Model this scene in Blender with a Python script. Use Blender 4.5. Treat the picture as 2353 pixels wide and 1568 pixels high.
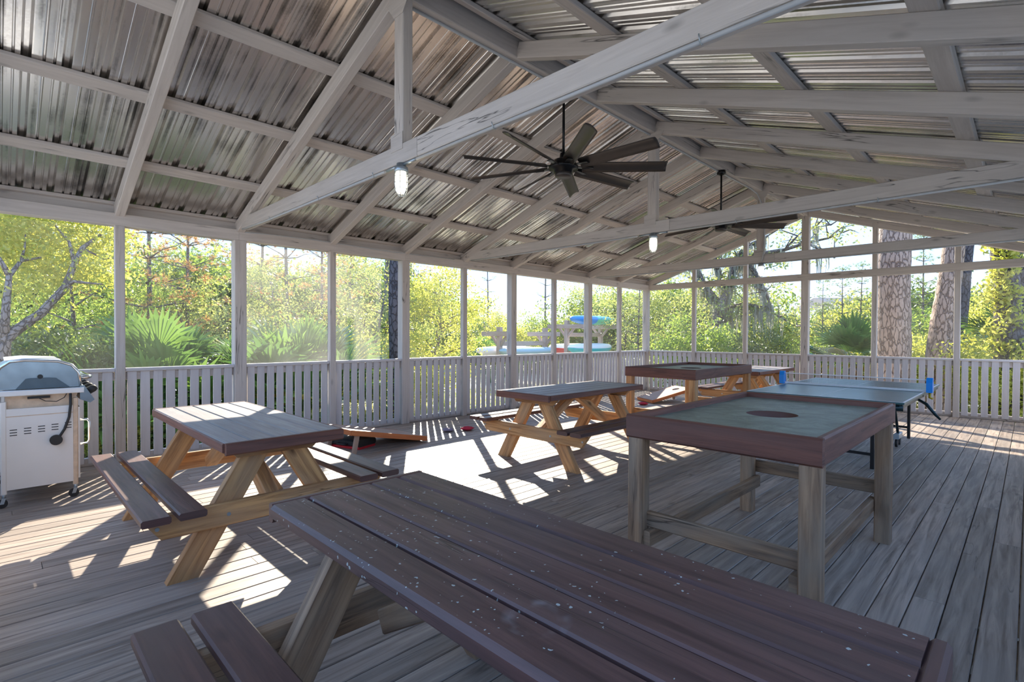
import bpy, bmesh, math, random
from mathutils import Vector, Matrix, Euler
for o in list(bpy.data.objects): bpy.data.objects.remove(o, do_unlink=True)
scene = bpy.context.scene
COL = scene.collection
R = math.radians
random.seed(7)

# ------------------------------------------------------------------ camera
CAM = Vector((7.0125, -2.1816, 1.4252)); YAW = 45.0555; PITCH = -0.701; ROLL = -0.2545; FPX = 1188.27
cd = bpy.data.cameras.new('camera'); cam = bpy.data.objects.new('camera', cd); COL.objects.link(cam)
cam.location = CAM
cam.rotation_euler = (Matrix.Rotation(R(YAW), 3, 'Z') @ Matrix.Rotation(R(90 + PITCH), 3, 'X') @ Matrix.Rotation(R(-ROLL), 3, 'Z')).to_euler()
cd.sensor_width = 36.0; cd.lens = FPX / 2353 * 36; cd.clip_start = 0.05; cd.clip_end = 600
scene.camera = cam
# ------------------------------------------------------------------ world, sun, exposure
vs = scene.view_settings
vs.view_transform = 'Standard'; vs.look = 'None'; vs.gamma = 1; vs.use_curve_mapping = False
vs.exposure = 0.93
w = bpy.data.worlds.new('sky'); scene.world = w; w.use_nodes = True
nt = w.node_tree; nt.nodes.clear()
wo = nt.nodes.new('ShaderNodeOutputWorld'); bg = nt.nodes.new('ShaderNodeBackground')
tc = nt.nodes.new('ShaderNodeTexCoord'); sx = nt.nodes.new('ShaderNodeSeparateXYZ'); cr = nt.nodes.new('ShaderNodeValToRGB')
nt.links.new(tc.outputs['Generated'], sx.inputs[0]); nt.links.new(sx.outputs['Z'], cr.inputs[0])
cr.color_ramp.elements[0].position = 0.0; cr.color_ramp.elements[0].color = (0.66, 0.76, 0.88, 1)
cr.color_ramp.elements[1].position = 0.7; cr.color_ramp.elements[1].color = (0.26, 0.44, 0.82, 1)
e = cr.color_ramp.elements.new(0.12); e.color = (0.36, 0.54, 0.84, 1)
e = cr.color_ramp.elements.new(0.3); e.color = (0.32, 0.52, 0.88, 1)
nt.links.new(cr.outputs[0], bg.inputs[0]); bg.inputs[1].default_value = 1.45
nt.links.new(bg.outputs[0], wo.inputs[0])
SUN_EL = 26.5
sun_to = Vector((-0.823 * math.cos(R(SUN_EL)), 0.568 * math.cos(R(SUN_EL)), math.sin(R(SUN_EL)))).normalized()
sd = bpy.data.lights.new('sun', 'SUN'); sun = bpy.data.objects.new('sun', sd); COL.objects.link(sun)
sd.energy = 8.5; sd.color = (1.0, 0.90, 0.74); sd.angle = R(0.55)
sun.rotation_euler = sun_to.to_track_quat('Z', 'Y').to_euler(); sun.location = sun_to * 30

# ------------------------------------------------------------------ helpers
def loc_at(px, dist, z=0.0):
    a = R(YAW) - math.atan((px - 1176.5) / FPX)
    return Vector((CAM.x - math.sin(a) * dist, CAM.y + math.cos(a) * dist, z))

def z_at(px, py, dist):
    th = math.atan((px - 1176.5) / FPX)
    return CAM.z + (769.5 - 0.0045 * (px - 1176) * 0 - py) / FPX * dist * math.cos(th)

class MB:
    """collects faces with uv (metres along / across the piece) and a second uv of per-piece random numbers"""
    def __init__(s): s.v = []; s.f = []; s.uv = []; s.r = []; s.sm = []
    def face(s, idx, uvs, rnd=(0, 0), smooth=False):
        s.f.append(idx); s.uv.append(uvs); s.r.append(rnd); s.sm.append(smooth)
    def beam(s, a, b, w, h, up=(0, 0, 1), ch=None, cut0=0, cut1=0, rnd=None):
        a = Vector(a); b = Vector(b); d = b - a; L = d.length; x = d / L
        up = Vector(up); y = up.cross(x)
        if y.length < 1e-4: y = Vector((0, 1, 0)).cross(x)
        y.normalize(); z = x.cross(y).normalized()
        if ch is None: ch = min(0.006, w * .2, h * .2)
        hw, hh = w / 2, h / 2
        pr = [(-hw + ch, -hh), (hw - ch, -hh), (hw, -hh + ch), (hw, hh - ch), (hw - ch, hh), (-hw + ch, hh), (-hw, hh - ch), (-hw, -hh + ch)]
        n = len(s.v)
        for k, (P, c, sg) in enumerate(((a, cut0, 1), (b, cut1, -1))):
            for (py, pz) in pr:
                t = (hh - pz) / h
                s.v.append(P + y * py + z * pz + x * (c * t * sg))
        if rnd is None: rnd = (random.random(), random.random())
        ou = rnd[0] * 37.0; ov = rnd[1] * 23.0
        acc = 0
        for i in range(8):
            j = (i + 1) % 8
            e = math.dist(pr[i], pr[j])
            s.face([n + i, n + j, n + 8 + j, n + 8 + i][::-1][::-1], [(ou, ov + acc), (ou, ov + acc + e), (ou + L, ov + acc + e), (ou + L, ov + acc)], rnd)
            acc += e
        s.face([n + i for i in range(7, -1, -1)], [(ou + pr[i][0] * .25, ov + pr[i][1]) for i in range(7, -1, -1)], rnd)
        s.face([n + 8 + i for i in range(8)], [(ou + pr[i][0] * .25, ov + pr[i][1]) for i in range(8)], rnd)
        return s
    def box(s, lo, hi, ch=None, rnd=None):
        lo = Vector(lo); hi = Vector(hi); c = (lo + hi) / 2; d = hi - lo
        ax = max(range(3), key=lambda i: d[i])
        if ax == 0: return s.beam((lo.x, c.y, c.z), (hi.x, c.y, c.z), d.y, d.z, ch=ch, rnd=rnd)
        if ax == 1: return s.beam((c.x, lo.y, c.z), (c.x, hi.y, c.z), d.x, d.z, ch=ch, rnd=rnd)
        return s.beam((c.x, c.y, lo.z), (c.x, c.y, hi.z), d.x, d.y, up=(0, 1, 0), ch=ch, rnd=rnd)
    def tube(s, pts, rad, n=8, cap=True, rnd=None):
        pts = [Vector(p) for p in pts]
        if not hasattr(rad, '__len__'): rad = [rad] * len(pts)
        if rnd is None: rnd = (random.random(), random.random())
        base = len(s.v); acc = 0
        prev = None; us = []
        for i, p in enumerate(pts):
            t = (pts[min(i + 1, len(pts) - 1)] - pts[max(i - 1, 0)]).normalized()
            if prev is None:
                y = t.cross(Vector((0, 0, 1)) if abs(t.z) < .95 else Vector((1, 0, 0))).normalized()
            else:
                y = (prev - t * prev.dot(t)).normalized()
            prev = y; z = t.cross(y)
            if i: acc += (p - pts[i - 1]).length
            us.append(acc)
            for k in range(n):
                a = 2 * math.pi * k / n
                s.v.append(p + (y * math.cos(a) + z * math.sin(a)) * rad[i])
        ou = rnd[0] * 31
        for i in range(len(pts) - 1):
            c = 2 * math.pi * rad[i]
            for k in range(n):
                k2 = (k + 1) % n
                s.face([base + i * n + k, base + i * n + k2, base + (i + 1) * n + k2, base + (i + 1) * n + k],
                       [(ou + us[i], c * k / n), (ou + us[i], c * (k + 1) / n), (ou + us[i + 1], c * (k + 1) / n), (ou + us[i + 1], c * k / n)], rnd, True)
        if cap:
            s.face([base + k for k in range(n - 1, -1, -1)], [(0, 0)] * n, rnd)
            q = base + (len(pts) - 1) * n
            s.face([q + k for k in range(n)], [(0, 0)] * n, rnd)
        return s
    def lathe(s, prof, c=(0, 0, 0), n=24, smooth=True):
        base = len(s.v); c = Vector(c)
        for (r, z) in prof:
            for k in range(n):
                a = 2 * math.pi * k / n
                s.v.append(c + Vector((r * math.cos(a), r * math.sin(a), z)))
        for i in range(len(prof) - 1):
            for k in range(n):
                k2 = (k + 1) % n
                s.face([base + i * n + k, base + i * n + k2, base + (i + 1) * n + k2, base + (i + 1) * n + k], [(0, 0)] * 4, (0, 0), smooth)
        return s
    def prism(s, poly, axis, lo, hi, rnd=None):
        """poly: 2d outline; axis: extruded axis 0,1,2; lo..hi along it"""
        n = len(poly); b = len(s.v)
        if rnd is None: rnd = (random.random(), random.random())
        def P(u, v, t):
            return Vector((t, u, v)) if axis == 0 else Vector((u, t, v)) if axis == 1 else Vector((u, v, t))
        for t in (lo, hi):
            for (u, v) in poly: s.v.append(P(u, v, t))
        ou = rnd[0] * 31
        for i in range(n):
            j = (i + 1) % n; e = math.dist(poly[i], poly[j])
            s.face([b + i, b + j, b + n + j, b + n + i], [(ou, 0), (ou + e, 0), (ou + e, hi - lo), (ou, hi - lo)], rnd)
        s.face([b + i for i in range(n - 1, -1, -1)], [(ou + poly[i][0], poly[i][1]) for i in range(n - 1, -1, -1)], rnd)
        s.face([b + n + i for i in range(n)], [(ou + poly[i][0], poly[i][1]) for i in range(n)], rnd)
        return s
    def quad(s, pts, rnd=(0, 0)):
        b = len(s.v); s.v += [Vector(p) for p in pts]
        s.face([b + i for i in range(len(pts))], [(0, 0), (1, 0), (1, 1), (0, 1)][:len(pts)] if len(pts) <= 4 else [(0, 0)] * len(pts), rnd)
        return s
    def mesh(s, name, mat):
        me = bpy.data.meshes.new(name)
        me.from_pydata([tuple(v) for v in s.v], [], s.f)
        u1 = me.uv_layers.new(name='UVMap'); u2 = me.uv_layers.new(name='rnd')
        fl = []; fr = []
        for uvs, r in zip(s.uv, s.r):
            for uv in uvs: fl.extend(uv); fr.extend(r)
        u1.data.foreach_set('uv', fl); u2.data.foreach_set('uv', fr)
        me.polygons.foreach_set('use_smooth', s.sm)
        if mat: me.materials.append(mat)
        bm = bmesh.new(); bm.from_mesh(me); bmesh.ops.recalc_face_normals(bm, faces=bm.faces); bm.to_mesh(me); bm.free()
        me.update()
        return me
    def build(s, name, mat, parent=None, fixn=True):
        o = bpy.data.objects.new(name, s.mesh(name, mat) if fixn else s.raw(name, mat)); COL.objects.link(o)
        if parent: o.parent = parent
        return o
    def raw(s, name, mat):
        me = bpy.data.meshes.new(name)
        me.from_pydata([tuple(v) for v in s.v], [], s.f)
        u2 = me.uv_layers.new(name='rnd'); fr = []
        for f, r in zip(s.f, s.r):
            for _ in f: fr.extend(r)
        u2.data.foreach_set('uv', fr)
        me.polygons.foreach_set('use_smooth', s.sm)
        if mat: me.materials.append(mat)
        return me

def tag(o, label=None, cat=None, group=None, kind=None):
    if label: o['label'] = label
    if cat: o['category'] = cat
    if group: o['group'] = group
    if kind: o['kind'] = kind
    return o
def empty(name, loc=(0, 0, 0), rz=0.0, **k):
    o = bpy.data.objects.new(name, None); COL.objects.link(o)
    o.location = loc; o.rotation_euler = (0, 0, rz); o.empty_display_size = .1
    return tag(o, **k)
def copy_tree(o, parent=None):
    c = o.copy(); COL.objects.link(c)
    if parent: c.parent = parent
    for ch in list(o.children): copy_tree(ch, c)
    return c

# ------------------------------------------------------------------ materials
def newmat(name):
    m = bpy.data.materials.new(name); m.use_nodes = True
    n = m.node_tree; n.nodes.clear()
    out = n.nodes.new('ShaderNodeOutputMaterial'); bs = n.nodes.new('ShaderNodeBsdfPrincipled')
    n.links.new(bs.outputs[0], out.inputs[0])
    return m, n, bs, out
def N(n, t, **k):
    x = n.nodes.new(t)
    for a, b in k.items(): setattr(x, a, b)
    return x
def plain(name, col, rough=.5, metal=0.0, emit=None, es=0, var=.12, scale=14):
    m, n, bs, out = newmat(name)
    tcn = N(n, 'ShaderNodeTexCoord'); no = N(n, 'ShaderNodeTexNoise'); no.inputs['Scale'].default_value = scale; no.inputs['Detail'].default_value = 5
    n.links.new(tcn.outputs['Object'], no.inputs['Vector'])
    mx = N(n, 'ShaderNodeMix', data_type='RGBA')
    mx.inputs[6].default_value = (*[c * (1 - var) for c in col], 1); mx.inputs[7].default_value = (*[min(1, c * (1 + var)) for c in col], 1)
    n.links.new(no.outputs['Fac'], mx.inputs[0]); n.links.new(mx.outputs[2], bs.inputs['Base Color'])
    bs.inputs['Roughness'].default_value = rough; bs.inputs['Metallic'].default_value = metal
    if emit: bs.inputs['Emission Color'].default_value = (*emit, 1); bs.inputs['Emission Strength'].default_value = es
    return m
def wood(name, c1, c2, c3=None, rough=.6, grain=1.0, knots=.5, crack=.5, spec=.4, bump=.35, speck=None, dirt=None, bvar=.25):
    """c1/c2: grain tones, c3: board-to-board tone, coordinates run along each board"""
    m, n, bs, out = newmat(name); L = n.links.new
    uv = N(n, 'ShaderNodeUVMap', uv_map='UVMap'); rv = N(n, 'ShaderNodeUVMap', uv_map='rnd')
    mp = N(n, 'ShaderNodeMapping'); mp.inputs['Scale'].default_value = (1.6 * grain, 26 * grain, 1)
    L(uv.outputs[0], mp.inputs[0])
    wn = N(n, 'ShaderNodeTexNoise'); wn.inputs['Scale'].default_value = 1.0; wn.inputs['Detail'].default_value = 7; wn.inputs['Roughness'].default_value = .62; wn.inputs['Distortion'].default_value = .55
    L(mp.outputs[0], wn.inputs['Vector'])
    ramp = N(n, 'ShaderNodeValToRGB'); ramp.color_ramp.elements[0].position = .36; ramp.color_ramp.elements[1].position = .62
    ramp.color_ramp.elements[0].color = (*c2, 1); ramp.color_ramp.elements[1].color = (*c1, 1)
    L(wn.outputs['Fac'], ramp.inputs[0])
    # blotches along the board
    mp2 = N(n, 'ShaderNodeMapping'); mp2.inputs['Scale'].default_value = (1.3, 5, 1); L(uv.outputs[0], mp2.inputs[0])
    bn = N(n, 'ShaderNodeTexNoise'); bn.inputs['Scale'].default_value = 1.3; bn.inputs['Detail'].default_value = 4; L(mp2.outputs[0], bn.inputs['Vector'])
    mx = N(n, 'ShaderNodeMix', data_type='RGBA', blend_type='MIX'); mx.inputs[7].default_value = (*(c3 or c2), 1)
    mr = N(n, 'ShaderNodeMapRange'); mr.inputs[1].default_value = .42; mr.inputs[2].default_value = .68; mr.inputs[4].default_value = .75
    L(bn.outputs['Fac'], mr.inputs[0]); L(mr.outputs[0], mx.inputs[0]); L(ramp.outputs[0], mx.inputs[6])
    # board-to-board value change
    sp = N(n, 'ShaderNodeSeparateXYZ'); L(rv.outputs[0], sp.inputs[0])
    mr2 = N(n, 'ShaderNodeMapRange'); mr2.inputs[3].default_value = 1 - bvar; mr2.inputs[4].default_value = 1 + bvar; L(sp.outputs['X'], mr2.inputs[0])
    hs = N(n, 'ShaderNodeHueSaturation'); L(mr2.outputs[0], hs.inputs['Value']); L(mx.outputs[2], hs.inputs['Color'])
    last = hs.outputs[0]
    height = wn.outputs['Fac']
    # knots
    mp3 = N(n, 'ShaderNodeMapping'); mp3.inputs['Scale'].default_value = (2.6, 6.5, 1); L(uv.outputs[0], mp3.inputs[0])
    vo = N(n, 'ShaderNodeTexVoronoi'); vo.inputs['Scale'].default_value = 1.0; L(mp3.outputs[0], vo.inputs['Vector'])
    kr = N(n, 'ShaderNodeValToRGB'); kr.color_ramp.elements[0].position = .04; kr.color_ramp.elements[0].color = (1, 1, 1, 1)
    kr.color_ramp.elements[1].position = .17; kr.color_ramp.elements[1].color = (0, 0, 0, 1)
    L(vo.outputs['Distance'], kr.inputs[0])
    wc = N(n, 'ShaderNodeSeparateColor'); L(vo.outputs['Color'], wc.inputs[0])
    gt = N(n, 'ShaderNodeMath', operation='GREATER_THAN'); gt.inputs[1].default_value = .5; L(wc.outputs[0], gt.inputs[0])
    km = N(n, 'ShaderNodeMath', operation='MULTIPLY'); L(kr.outputs[0], km.inputs[0]); L(gt.outputs[0], km.inputs[1])
    km2 = N(n, 'ShaderNodeMath', operation='MULTIPLY'); km2.inputs[1].default_value = knots; L(km.outputs[0], km2.inputs[0])
    kx = N(n, 'ShaderNodeMix', data_type='RGBA'); kx.inputs[7].default_value = (*[c * .35 for c in c2], 1)
    L(km2.outputs[0], kx.inputs[0]); L(last, kx.inputs[6]); last = kx.outputs[2]
    # drying cracks
    mp4 = N(n, 'ShaderNodeMapping'); mp4.inputs['Scale'].default_value = (.8, 13, 1); L(uv.outputs[0], mp4.inputs[0])
    cn = N(n, 'ShaderNodeTexNoise'); cn.inputs['Scale'].default_value = 1.0; cn.inputs['Detail'].default_value = 3; cn.inputs['Distortion'].default_value = .8; L(mp4.outputs[0], cn.inputs['Vector'])
    ca = N(n, 'ShaderNodeMath', operation='SUBTRACT'); ca.inputs[1].default_value = .40; L(cn.outputs['Fac'], ca.inputs[0])
    cb = N(n, 'ShaderNodeMath', operation='ABSOLUTE'); L(ca.outputs[0], cb.inputs[0])
    cc = N(n, 'ShaderNodeMapRange'); cc.inputs[1].default_value = 0; cc.inputs[2].default_value = .02; cc.inputs[3].default_value = crack; cc.inputs[4].default_value = 0; L(cb.outputs[0], cc.inputs[0])
    cm = N(n, 'ShaderNodeTexNoise'); cm.inputs['Scale'].default_value = .9; L(uv.outputs[0], cm.inputs['Vector'])
    cm2 = N(n, 'ShaderNodeMapRange'); cm2.inputs[1].default_value = .5; cm2.inputs[2].default_value = .6; L(cm.outputs['Fac'], cm2.inputs[0])
    cmul = N(n, 'ShaderNodeMath', operation='MULTIPLY'); L(cc.outputs[0], cmul.inputs[0]); L(cm2.outputs[0], cmul.inputs[1])
    cx = N(n, 'ShaderNodeMix', data_type='RGBA'); cx.inputs[7].default_value = (*[c * .18 for c in c2], 1)
    L(cmul.outputs[0], cx.inputs[0]); L(last, cx.inputs[6]); last = cx.outputs[2]
    if speck:
        tcn = N(n, 'ShaderNodeTexCoord')
        v2 = N(n, 'ShaderNodeTexVoronoi'); v2.inputs['Scale'].default_value = 70; v2.inputs['Randomness'].default_value = 1; dnz = N(n, 'ShaderNodeTexNoise'); dnz.inputs['Scale'].default_value = 60; L(tcn.outputs['Object'], dnz.inputs['Vector'])
        dsc = N(n, 'ShaderNodeVectorMath', operation='SCALE'); dsc.inputs['Scale'].default_value = .018; L(dnz.outputs['Color'], dsc.inputs[0])
        dad = N(n, 'ShaderNodeVectorMath', operation='ADD'); L(tcn.outputs['Object'], dad.inputs[0]); L(dsc.outputs[0], dad.inputs[1]); L(dad.outputs[0], v2.inputs['Vector'])
        s1 = N(n, 'ShaderNodeSeparateColor'); L(v2.outputs['Color'], s1.inputs[0])
        lt = N(n, 'ShaderNodeMath', operation='MULTIPLY'); lt.inputs[1].default_value = .32; L(s1.outputs[1], lt.inputs[0])
        l2 = N(n, 'ShaderNodeMath', operation='LESS_THAN'); L(v2.outputs['Distance'], l2.inputs[0]); L(lt.outputs[0], l2.inputs[1])
        pn = N(n, 'ShaderNodeTexNoise'); pn.inputs['Scale'].default_value = 2.2; pn.inputs['Detail'].default_value = 3; L(tcn.outputs['Object'], pn.inputs['Vector'])
        pr = N(n, 'ShaderNodeMapRange'); pr.inputs[1].default_value = .42; pr.inputs[2].default_value = .62; L(pn.outputs['Fac'], pr.inputs[0])
        sel = N(n, 'ShaderNodeMath', operation='LESS_THAN'); L(s1.outputs[0], sel.inputs[0])
        prm = N(n, 'ShaderNodeMath', operation='MULTIPLY'); prm.inputs[1].default_value = .5; L(pr.outputs[0], prm.inputs[0]); L(prm.outputs[0], sel.inputs[1])
        mm = N(n, 'ShaderNodeMath', operation='MULTIPLY'); L(sel.outputs[0], mm.inputs[0]); L(l2.outputs[0], mm.inputs[1])
        sxm = N(n, 'ShaderNodeMix', data_type='RGBA'); sxm.inputs[7].default_value = (*speck, 1)
        L(mm.outputs[0], sxm.inputs[0]); L(last, sxm.inputs[6]); last = sxm.outputs[2]
    if speck:
        ps = N(n, 'ShaderNodeVectorMath', operation='DISTANCE'); ps.inputs[1].default_value = RING; L(tcn.outputs['Object'], ps.inputs[0])
        rn = N(n, 'ShaderNodeTexNoise'); rn.inputs['Scale'].default_value = 14; L(tcn.outputs['Object'], rn.inputs['Vector'])
        q1 = N(n, 'ShaderNodeMath', operation='SUBTRACT'); q1.inputs[1].default_value = .062; L(ps.outputs['Value'], q1.inputs[0])
        q2 = N(n, 'ShaderNodeMath', operation='ABSOLUTE'); L(q1.outputs[0], q2.inputs[0])
        q3 = N(n, 'ShaderNodeMapRange'); q3.inputs[1].default_value = 0; q3.inputs[2].default_value = .02; q3.inputs[3].default_value = .4; q3.inputs[4].default_value = 0; L(q2.outputs[0], q3.inputs[0])
        q5 = N(n, 'ShaderNodeMapRange'); q5.inputs[1].default_value = .4; q5.inputs[2].default_value = .62; L(rn.outputs['Fac'], q5.inputs[0])
        q4 = N(n, 'ShaderNodeMath', operation='MULTIPLY'); L(q3.outputs[0], q4.inputs[0]); L(q5.outputs[0], q4.inputs[1])
        q6 = N(n, 'ShaderNodeMix', data_type='RGBA'); q6.inputs[7].default_value = (.42, .38, .38, 1); L(q4.outputs[0], q6.inputs[0]); L(last, q6.inputs[6]); last = q6.outputs[2]
    L(last, bs.inputs['Base Color'])
    rr = N(n, 'ShaderNodeMapRange'); rr.inputs[3].default_value = rough + .12; rr.inputs[4].default_value = rough - .08; L(wn.outputs['Fac'], rr.inputs[0])
    L(rr.outputs[0], bs.inputs['Roughness'])
    bs.inputs['Specular IOR Level'].default_value = spec
    ad = N(n, 'ShaderNodeMath', operation='SUBTRACT'); L(height, ad.inputs[0]); L(cmul.outputs[0], ad.inputs[1])
    bp = N(n, 'ShaderNodeBump'); bp.inputs['Strength'].default_value = bump; bp.inputs['Distance'].default_value = .004
    L(ad.outputs[0], bp.inputs['Height']); L(bp.outputs[0], bs.inputs['Normal'])
    return m
M = {}
RING = (.28, -.20, .80)
M['paint'] = wood('grey_painted_timber', (.60, .545, .505), (.49, .44, .405), (.55, .50, .46), rough=.62, knots=.5, crack=.95, bvar=.07, bump=.3)
M['slat'] = wood('grey_painted_slat', (.62, .60, .61), (.55, .53, .54), (.59, .57, .58), rough=.5, knots=.1, crack=.15, bvar=.06, bump=.15)
M['deck'] = wood('weathered_deck_board', (.43, .35, .29), (.20, .155, .125), (.31, .265, .23), rough=.52, knots=.5, crack=.6, spec=.5, bvar=.22, bump=.45)
M['stain'] = wood('brown_stained_tabletop', (.13, .058, .046), (.07, .032, .028), (.11, .065, .055), rough=.42, knots=.5, crack=.7, spec=.5, bvar=.15, bump=.3)
M['stain_spot'] = wood('brown_stained_speckled_tabletop', (.125, .062, .054), (.055, .027, .025), (.10, .060, .054), rough=.42, knots=.4, crack=.8, spec=.5, bvar=.12, bump=.3, speck=(.40, .43, .40))
M['weather'] = wood('greyed_tabletop', (.30, .28, .27), (.20, .17, .165), (.25, .21, .20), rough=.45, knots=.5, crack=.7, spec=.5, bvar=.12, bump=.3)
M['edge'] = wood('reddish_brown_edge', (.20, .075, .048), (.105, .040, .028), (.17, .08, .06), rough=.5, knots=.5, crack=.5, spec=.45, bvar=.12)
M['pine'] = wood('treated_pine', (.64, .35, .14), (.28, .13, .05), (.46, .29, .16), rough=.6, knots=.9, crack=.7, bvar=.15, bump=.3)
M['pine_grey'] = wood('weathered_treated_pine', (.40, .25, .145), (.16, .095, .058), (.30, .24, .18), rough=.6, knots=.9, crack=.8, bvar=.15, bump=.4)
M['corn'] = wood('cornhole_deck_wood', (.46, .33, .25), (.36, .24, .18), (.40, .28, .22), rough=.5, knots=.2, crack=.1, bvar=.05)
M['orange'] = wood('orange_stained_wood', (.60, .21, .07), (.42, .13, .045), (.5, .17, .06), rough=.5, knots=.3, crack=.2, bvar=.08)
M['rack'] = wood('grey_brown_rack_timber', (.42, .33, .28), (.30, .22, .18), (.36, .30, .27), rough=.7, knots=.3, crack=.5, bvar=.1)
M['black'] = plain('black_metal', (.018, .018, .02), .35, .3)
M['fan'] = plain('dark_bronze_fan_blade', (.075, .065, .06), .38, .4)
M['fanhub'] = plain('black_fan_housing', (.01, .01, .012), .3, .4)
M['galv'] = plain('galvanised_steel', (.42, .48, .52), .38, .8)
M['conduit'] = plain('grey_painted_conduit', (.46, .47, .48), .45)
M['chrome'] = plain('chrome', (.75, .75, .74), .12, 1)
M['steel'] = plain('brushed_stainless_lid', (.30, .36, .40), .26, .9, var=.45, scale=7)
M['steel_dark'] = plain('dark_blue_grey_steel', (.10, .13, .15), .35, .7, var=.3, scale=8)
M['enamel'] = plain('cream_white_enamel', (.74, .72, .68), .35, 0, var=.05, scale=5)
M['rust'] = plain('rusty_cream_enamel', (.62, .47, .33), .5, 0, var=.35, scale=22)
M['rubber'] = plain('black_rubber', (.02, .02, .02), .6)
M['blue'] = plain('bright_blue_plastic', (.0, .26, .78), .4, var=.05)
M['teal'] = plain('teal_plastic', (.03, .48, .55), .4)
M['yellow'] = plain('yellow_plastic', (.6, .42, .02), .5)
M['red'] = plain('red_plastic', (.55, .02, .03), .45)
M['case'] = plain('black_plastic_case', (.02, .022, .025), .4)
M['white'] = plain('white_plastic', (.85, .85, .86), .4, var=.03)
M['navy'] = plain('dark_green_painted_steel', (.008, .03, .035), .35, .3)
M['kgrey'] = plain('grey_blue_hull', (.26, .40, .44), .4, var=.05)
M['kwhite'] = plain('white_hull', (.82, .83, .86), .35, var=.04)
M['kgreen'] = plain('green_hull', (.12, .62, .36), .35, var=.05)
M['cloth_grey'] = plain('grey_bag_cloth', (.28, .24, .32), .9)
M['cloth_red'] = plain('red_bag_cloth', (.50, .02, .05), .9)
M['house'] = plain('white_siding', (.86, .88, .9), .6, var=.03, scale=1)
M['hroof'] = plain('dark_shingle', (.10, .11, .13), .8)
M['hwin'] = plain('dark_window_glass', (.05, .07, .09), .15)
M['lampglow'] = plain('lit_lamp_glass', (.95, .9, .8), .3, 0, emit=(1.0, .86, .62), es=3.2, var=0)

def felt():
    m, n, bs, out = newmat('mottled_green_grey_playing_board'); L = n.links.new
    t = N(n, 'ShaderNodeTexCoord'); a = N(n, 'ShaderNodeTexNoise'); a.inputs['Scale'].default_value = 5.5; a.inputs['Detail'].default_value = 9; a.inputs['Roughness'].default_value = .75; a.inputs['Distortion'].default_value = .7
    L(t.outputs['Object'], a.inputs['Vector'])
    r = N(n, 'ShaderNodeValToRGB'); r.color_ramp.elements[0].position = .36; r.color_ramp.elements[0].color = (.10, .12, .085, 1)
    r.color_ramp.elements[1].position = .68; r.color_ramp.elements[1].color = (.30, .34, .28, 1)
    L(a.outputs['Fac'], r.inputs[0]); L(r.outputs[0], bs.inputs['Base Color'])
    r2 = N(n, 'ShaderNodeMapRange'); r2.inputs[3].default_value = .35; r2.inputs[4].default_value = .6; L(a.outputs['Fac'], r2.inputs[0]); L(r2.outputs[0], bs.inputs['Roughness'])
    return m
M['felt'] = felt()
M['pptop'] = plain('dark_teal_table_tennis_top', (.05, .13, .135), .34, var=.35, scale=3)

def metal_roof():
    m, n, bs, out = newmat('galvalume_roof_sheet'); L = n.links.new
    t = N(n, 'ShaderNodeTexCoord')
    v = N(n, 'ShaderNodeTexVoronoi'); v.inputs['Scale'].default_value = 90; L(t.outputs['Object'], v.inputs['Vector'])
    a = N(n, 'ShaderNodeTexNoise'); a.inputs['Scale'].default_value = 1.7; a.inputs['Detail'].default_value = 6; L(t.outputs['Object'], a.inputs['Vector'])
    mp = N(n, 'ShaderNodeMapping'); mp.inputs['Scale'].default_value = (.5, 26, .5); L(t.outputs['Object'], mp.inputs[0])
    st = N(n, 'ShaderNodeTexNoise'); st.inputs['Scale'].default_value = 1; st.inputs['Detail'].default_value = 4; L(mp.outputs[0], st.inputs['Vector'])
    ad = N(n, 'ShaderNodeMath', operation='ADD'); sc = N(n, 'ShaderNodeSeparateColor'); L(v.outputs['Color'], sc.inputs[0])
    ml = N(n, 'ShaderNodeMath', operation='MULTIPLY'); ml.inputs[1].default_value = .05; L(sc.outputs[0], ml.inputs[0]); L(ml.outputs[0], ad.inputs[0]); L(a.outputs['Fac'], ad.inputs[1])
    ad2 = N(n, 'ShaderNodeMath', operation='ADD'); L(ad.outputs[0], ad2.inputs[0]); L(st.outputs['Fac'], ad2.inputs[1])
    r = N(n, 'ShaderNodeValToRGB'); r.color_ramp.elements[0].position = .75; r.color_ramp.elements[0].color = (.26, .25, .24, 1)
    r.color_ramp.elements[1].position = 1.35 / 1.4; r.color_ramp.elements[1].color = (.74, .71, .68, 1)
    L(ad2.outputs[0], r.inputs[0]); L(r.outputs[0], bs.inputs['Base Color'])
    bs.inputs['Metallic'].default_value = 1.0
    r2 = N(n, 'ShaderNodeMapRange'); r2.inputs[3].default_value = .22; r2.inputs[4].default_value = .27; L(sc.outputs[1], r2.inputs[0]); L(r2.outputs[0], bs.inputs['Roughness'])
    return m
M['roof'] = metal_roof()

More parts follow.
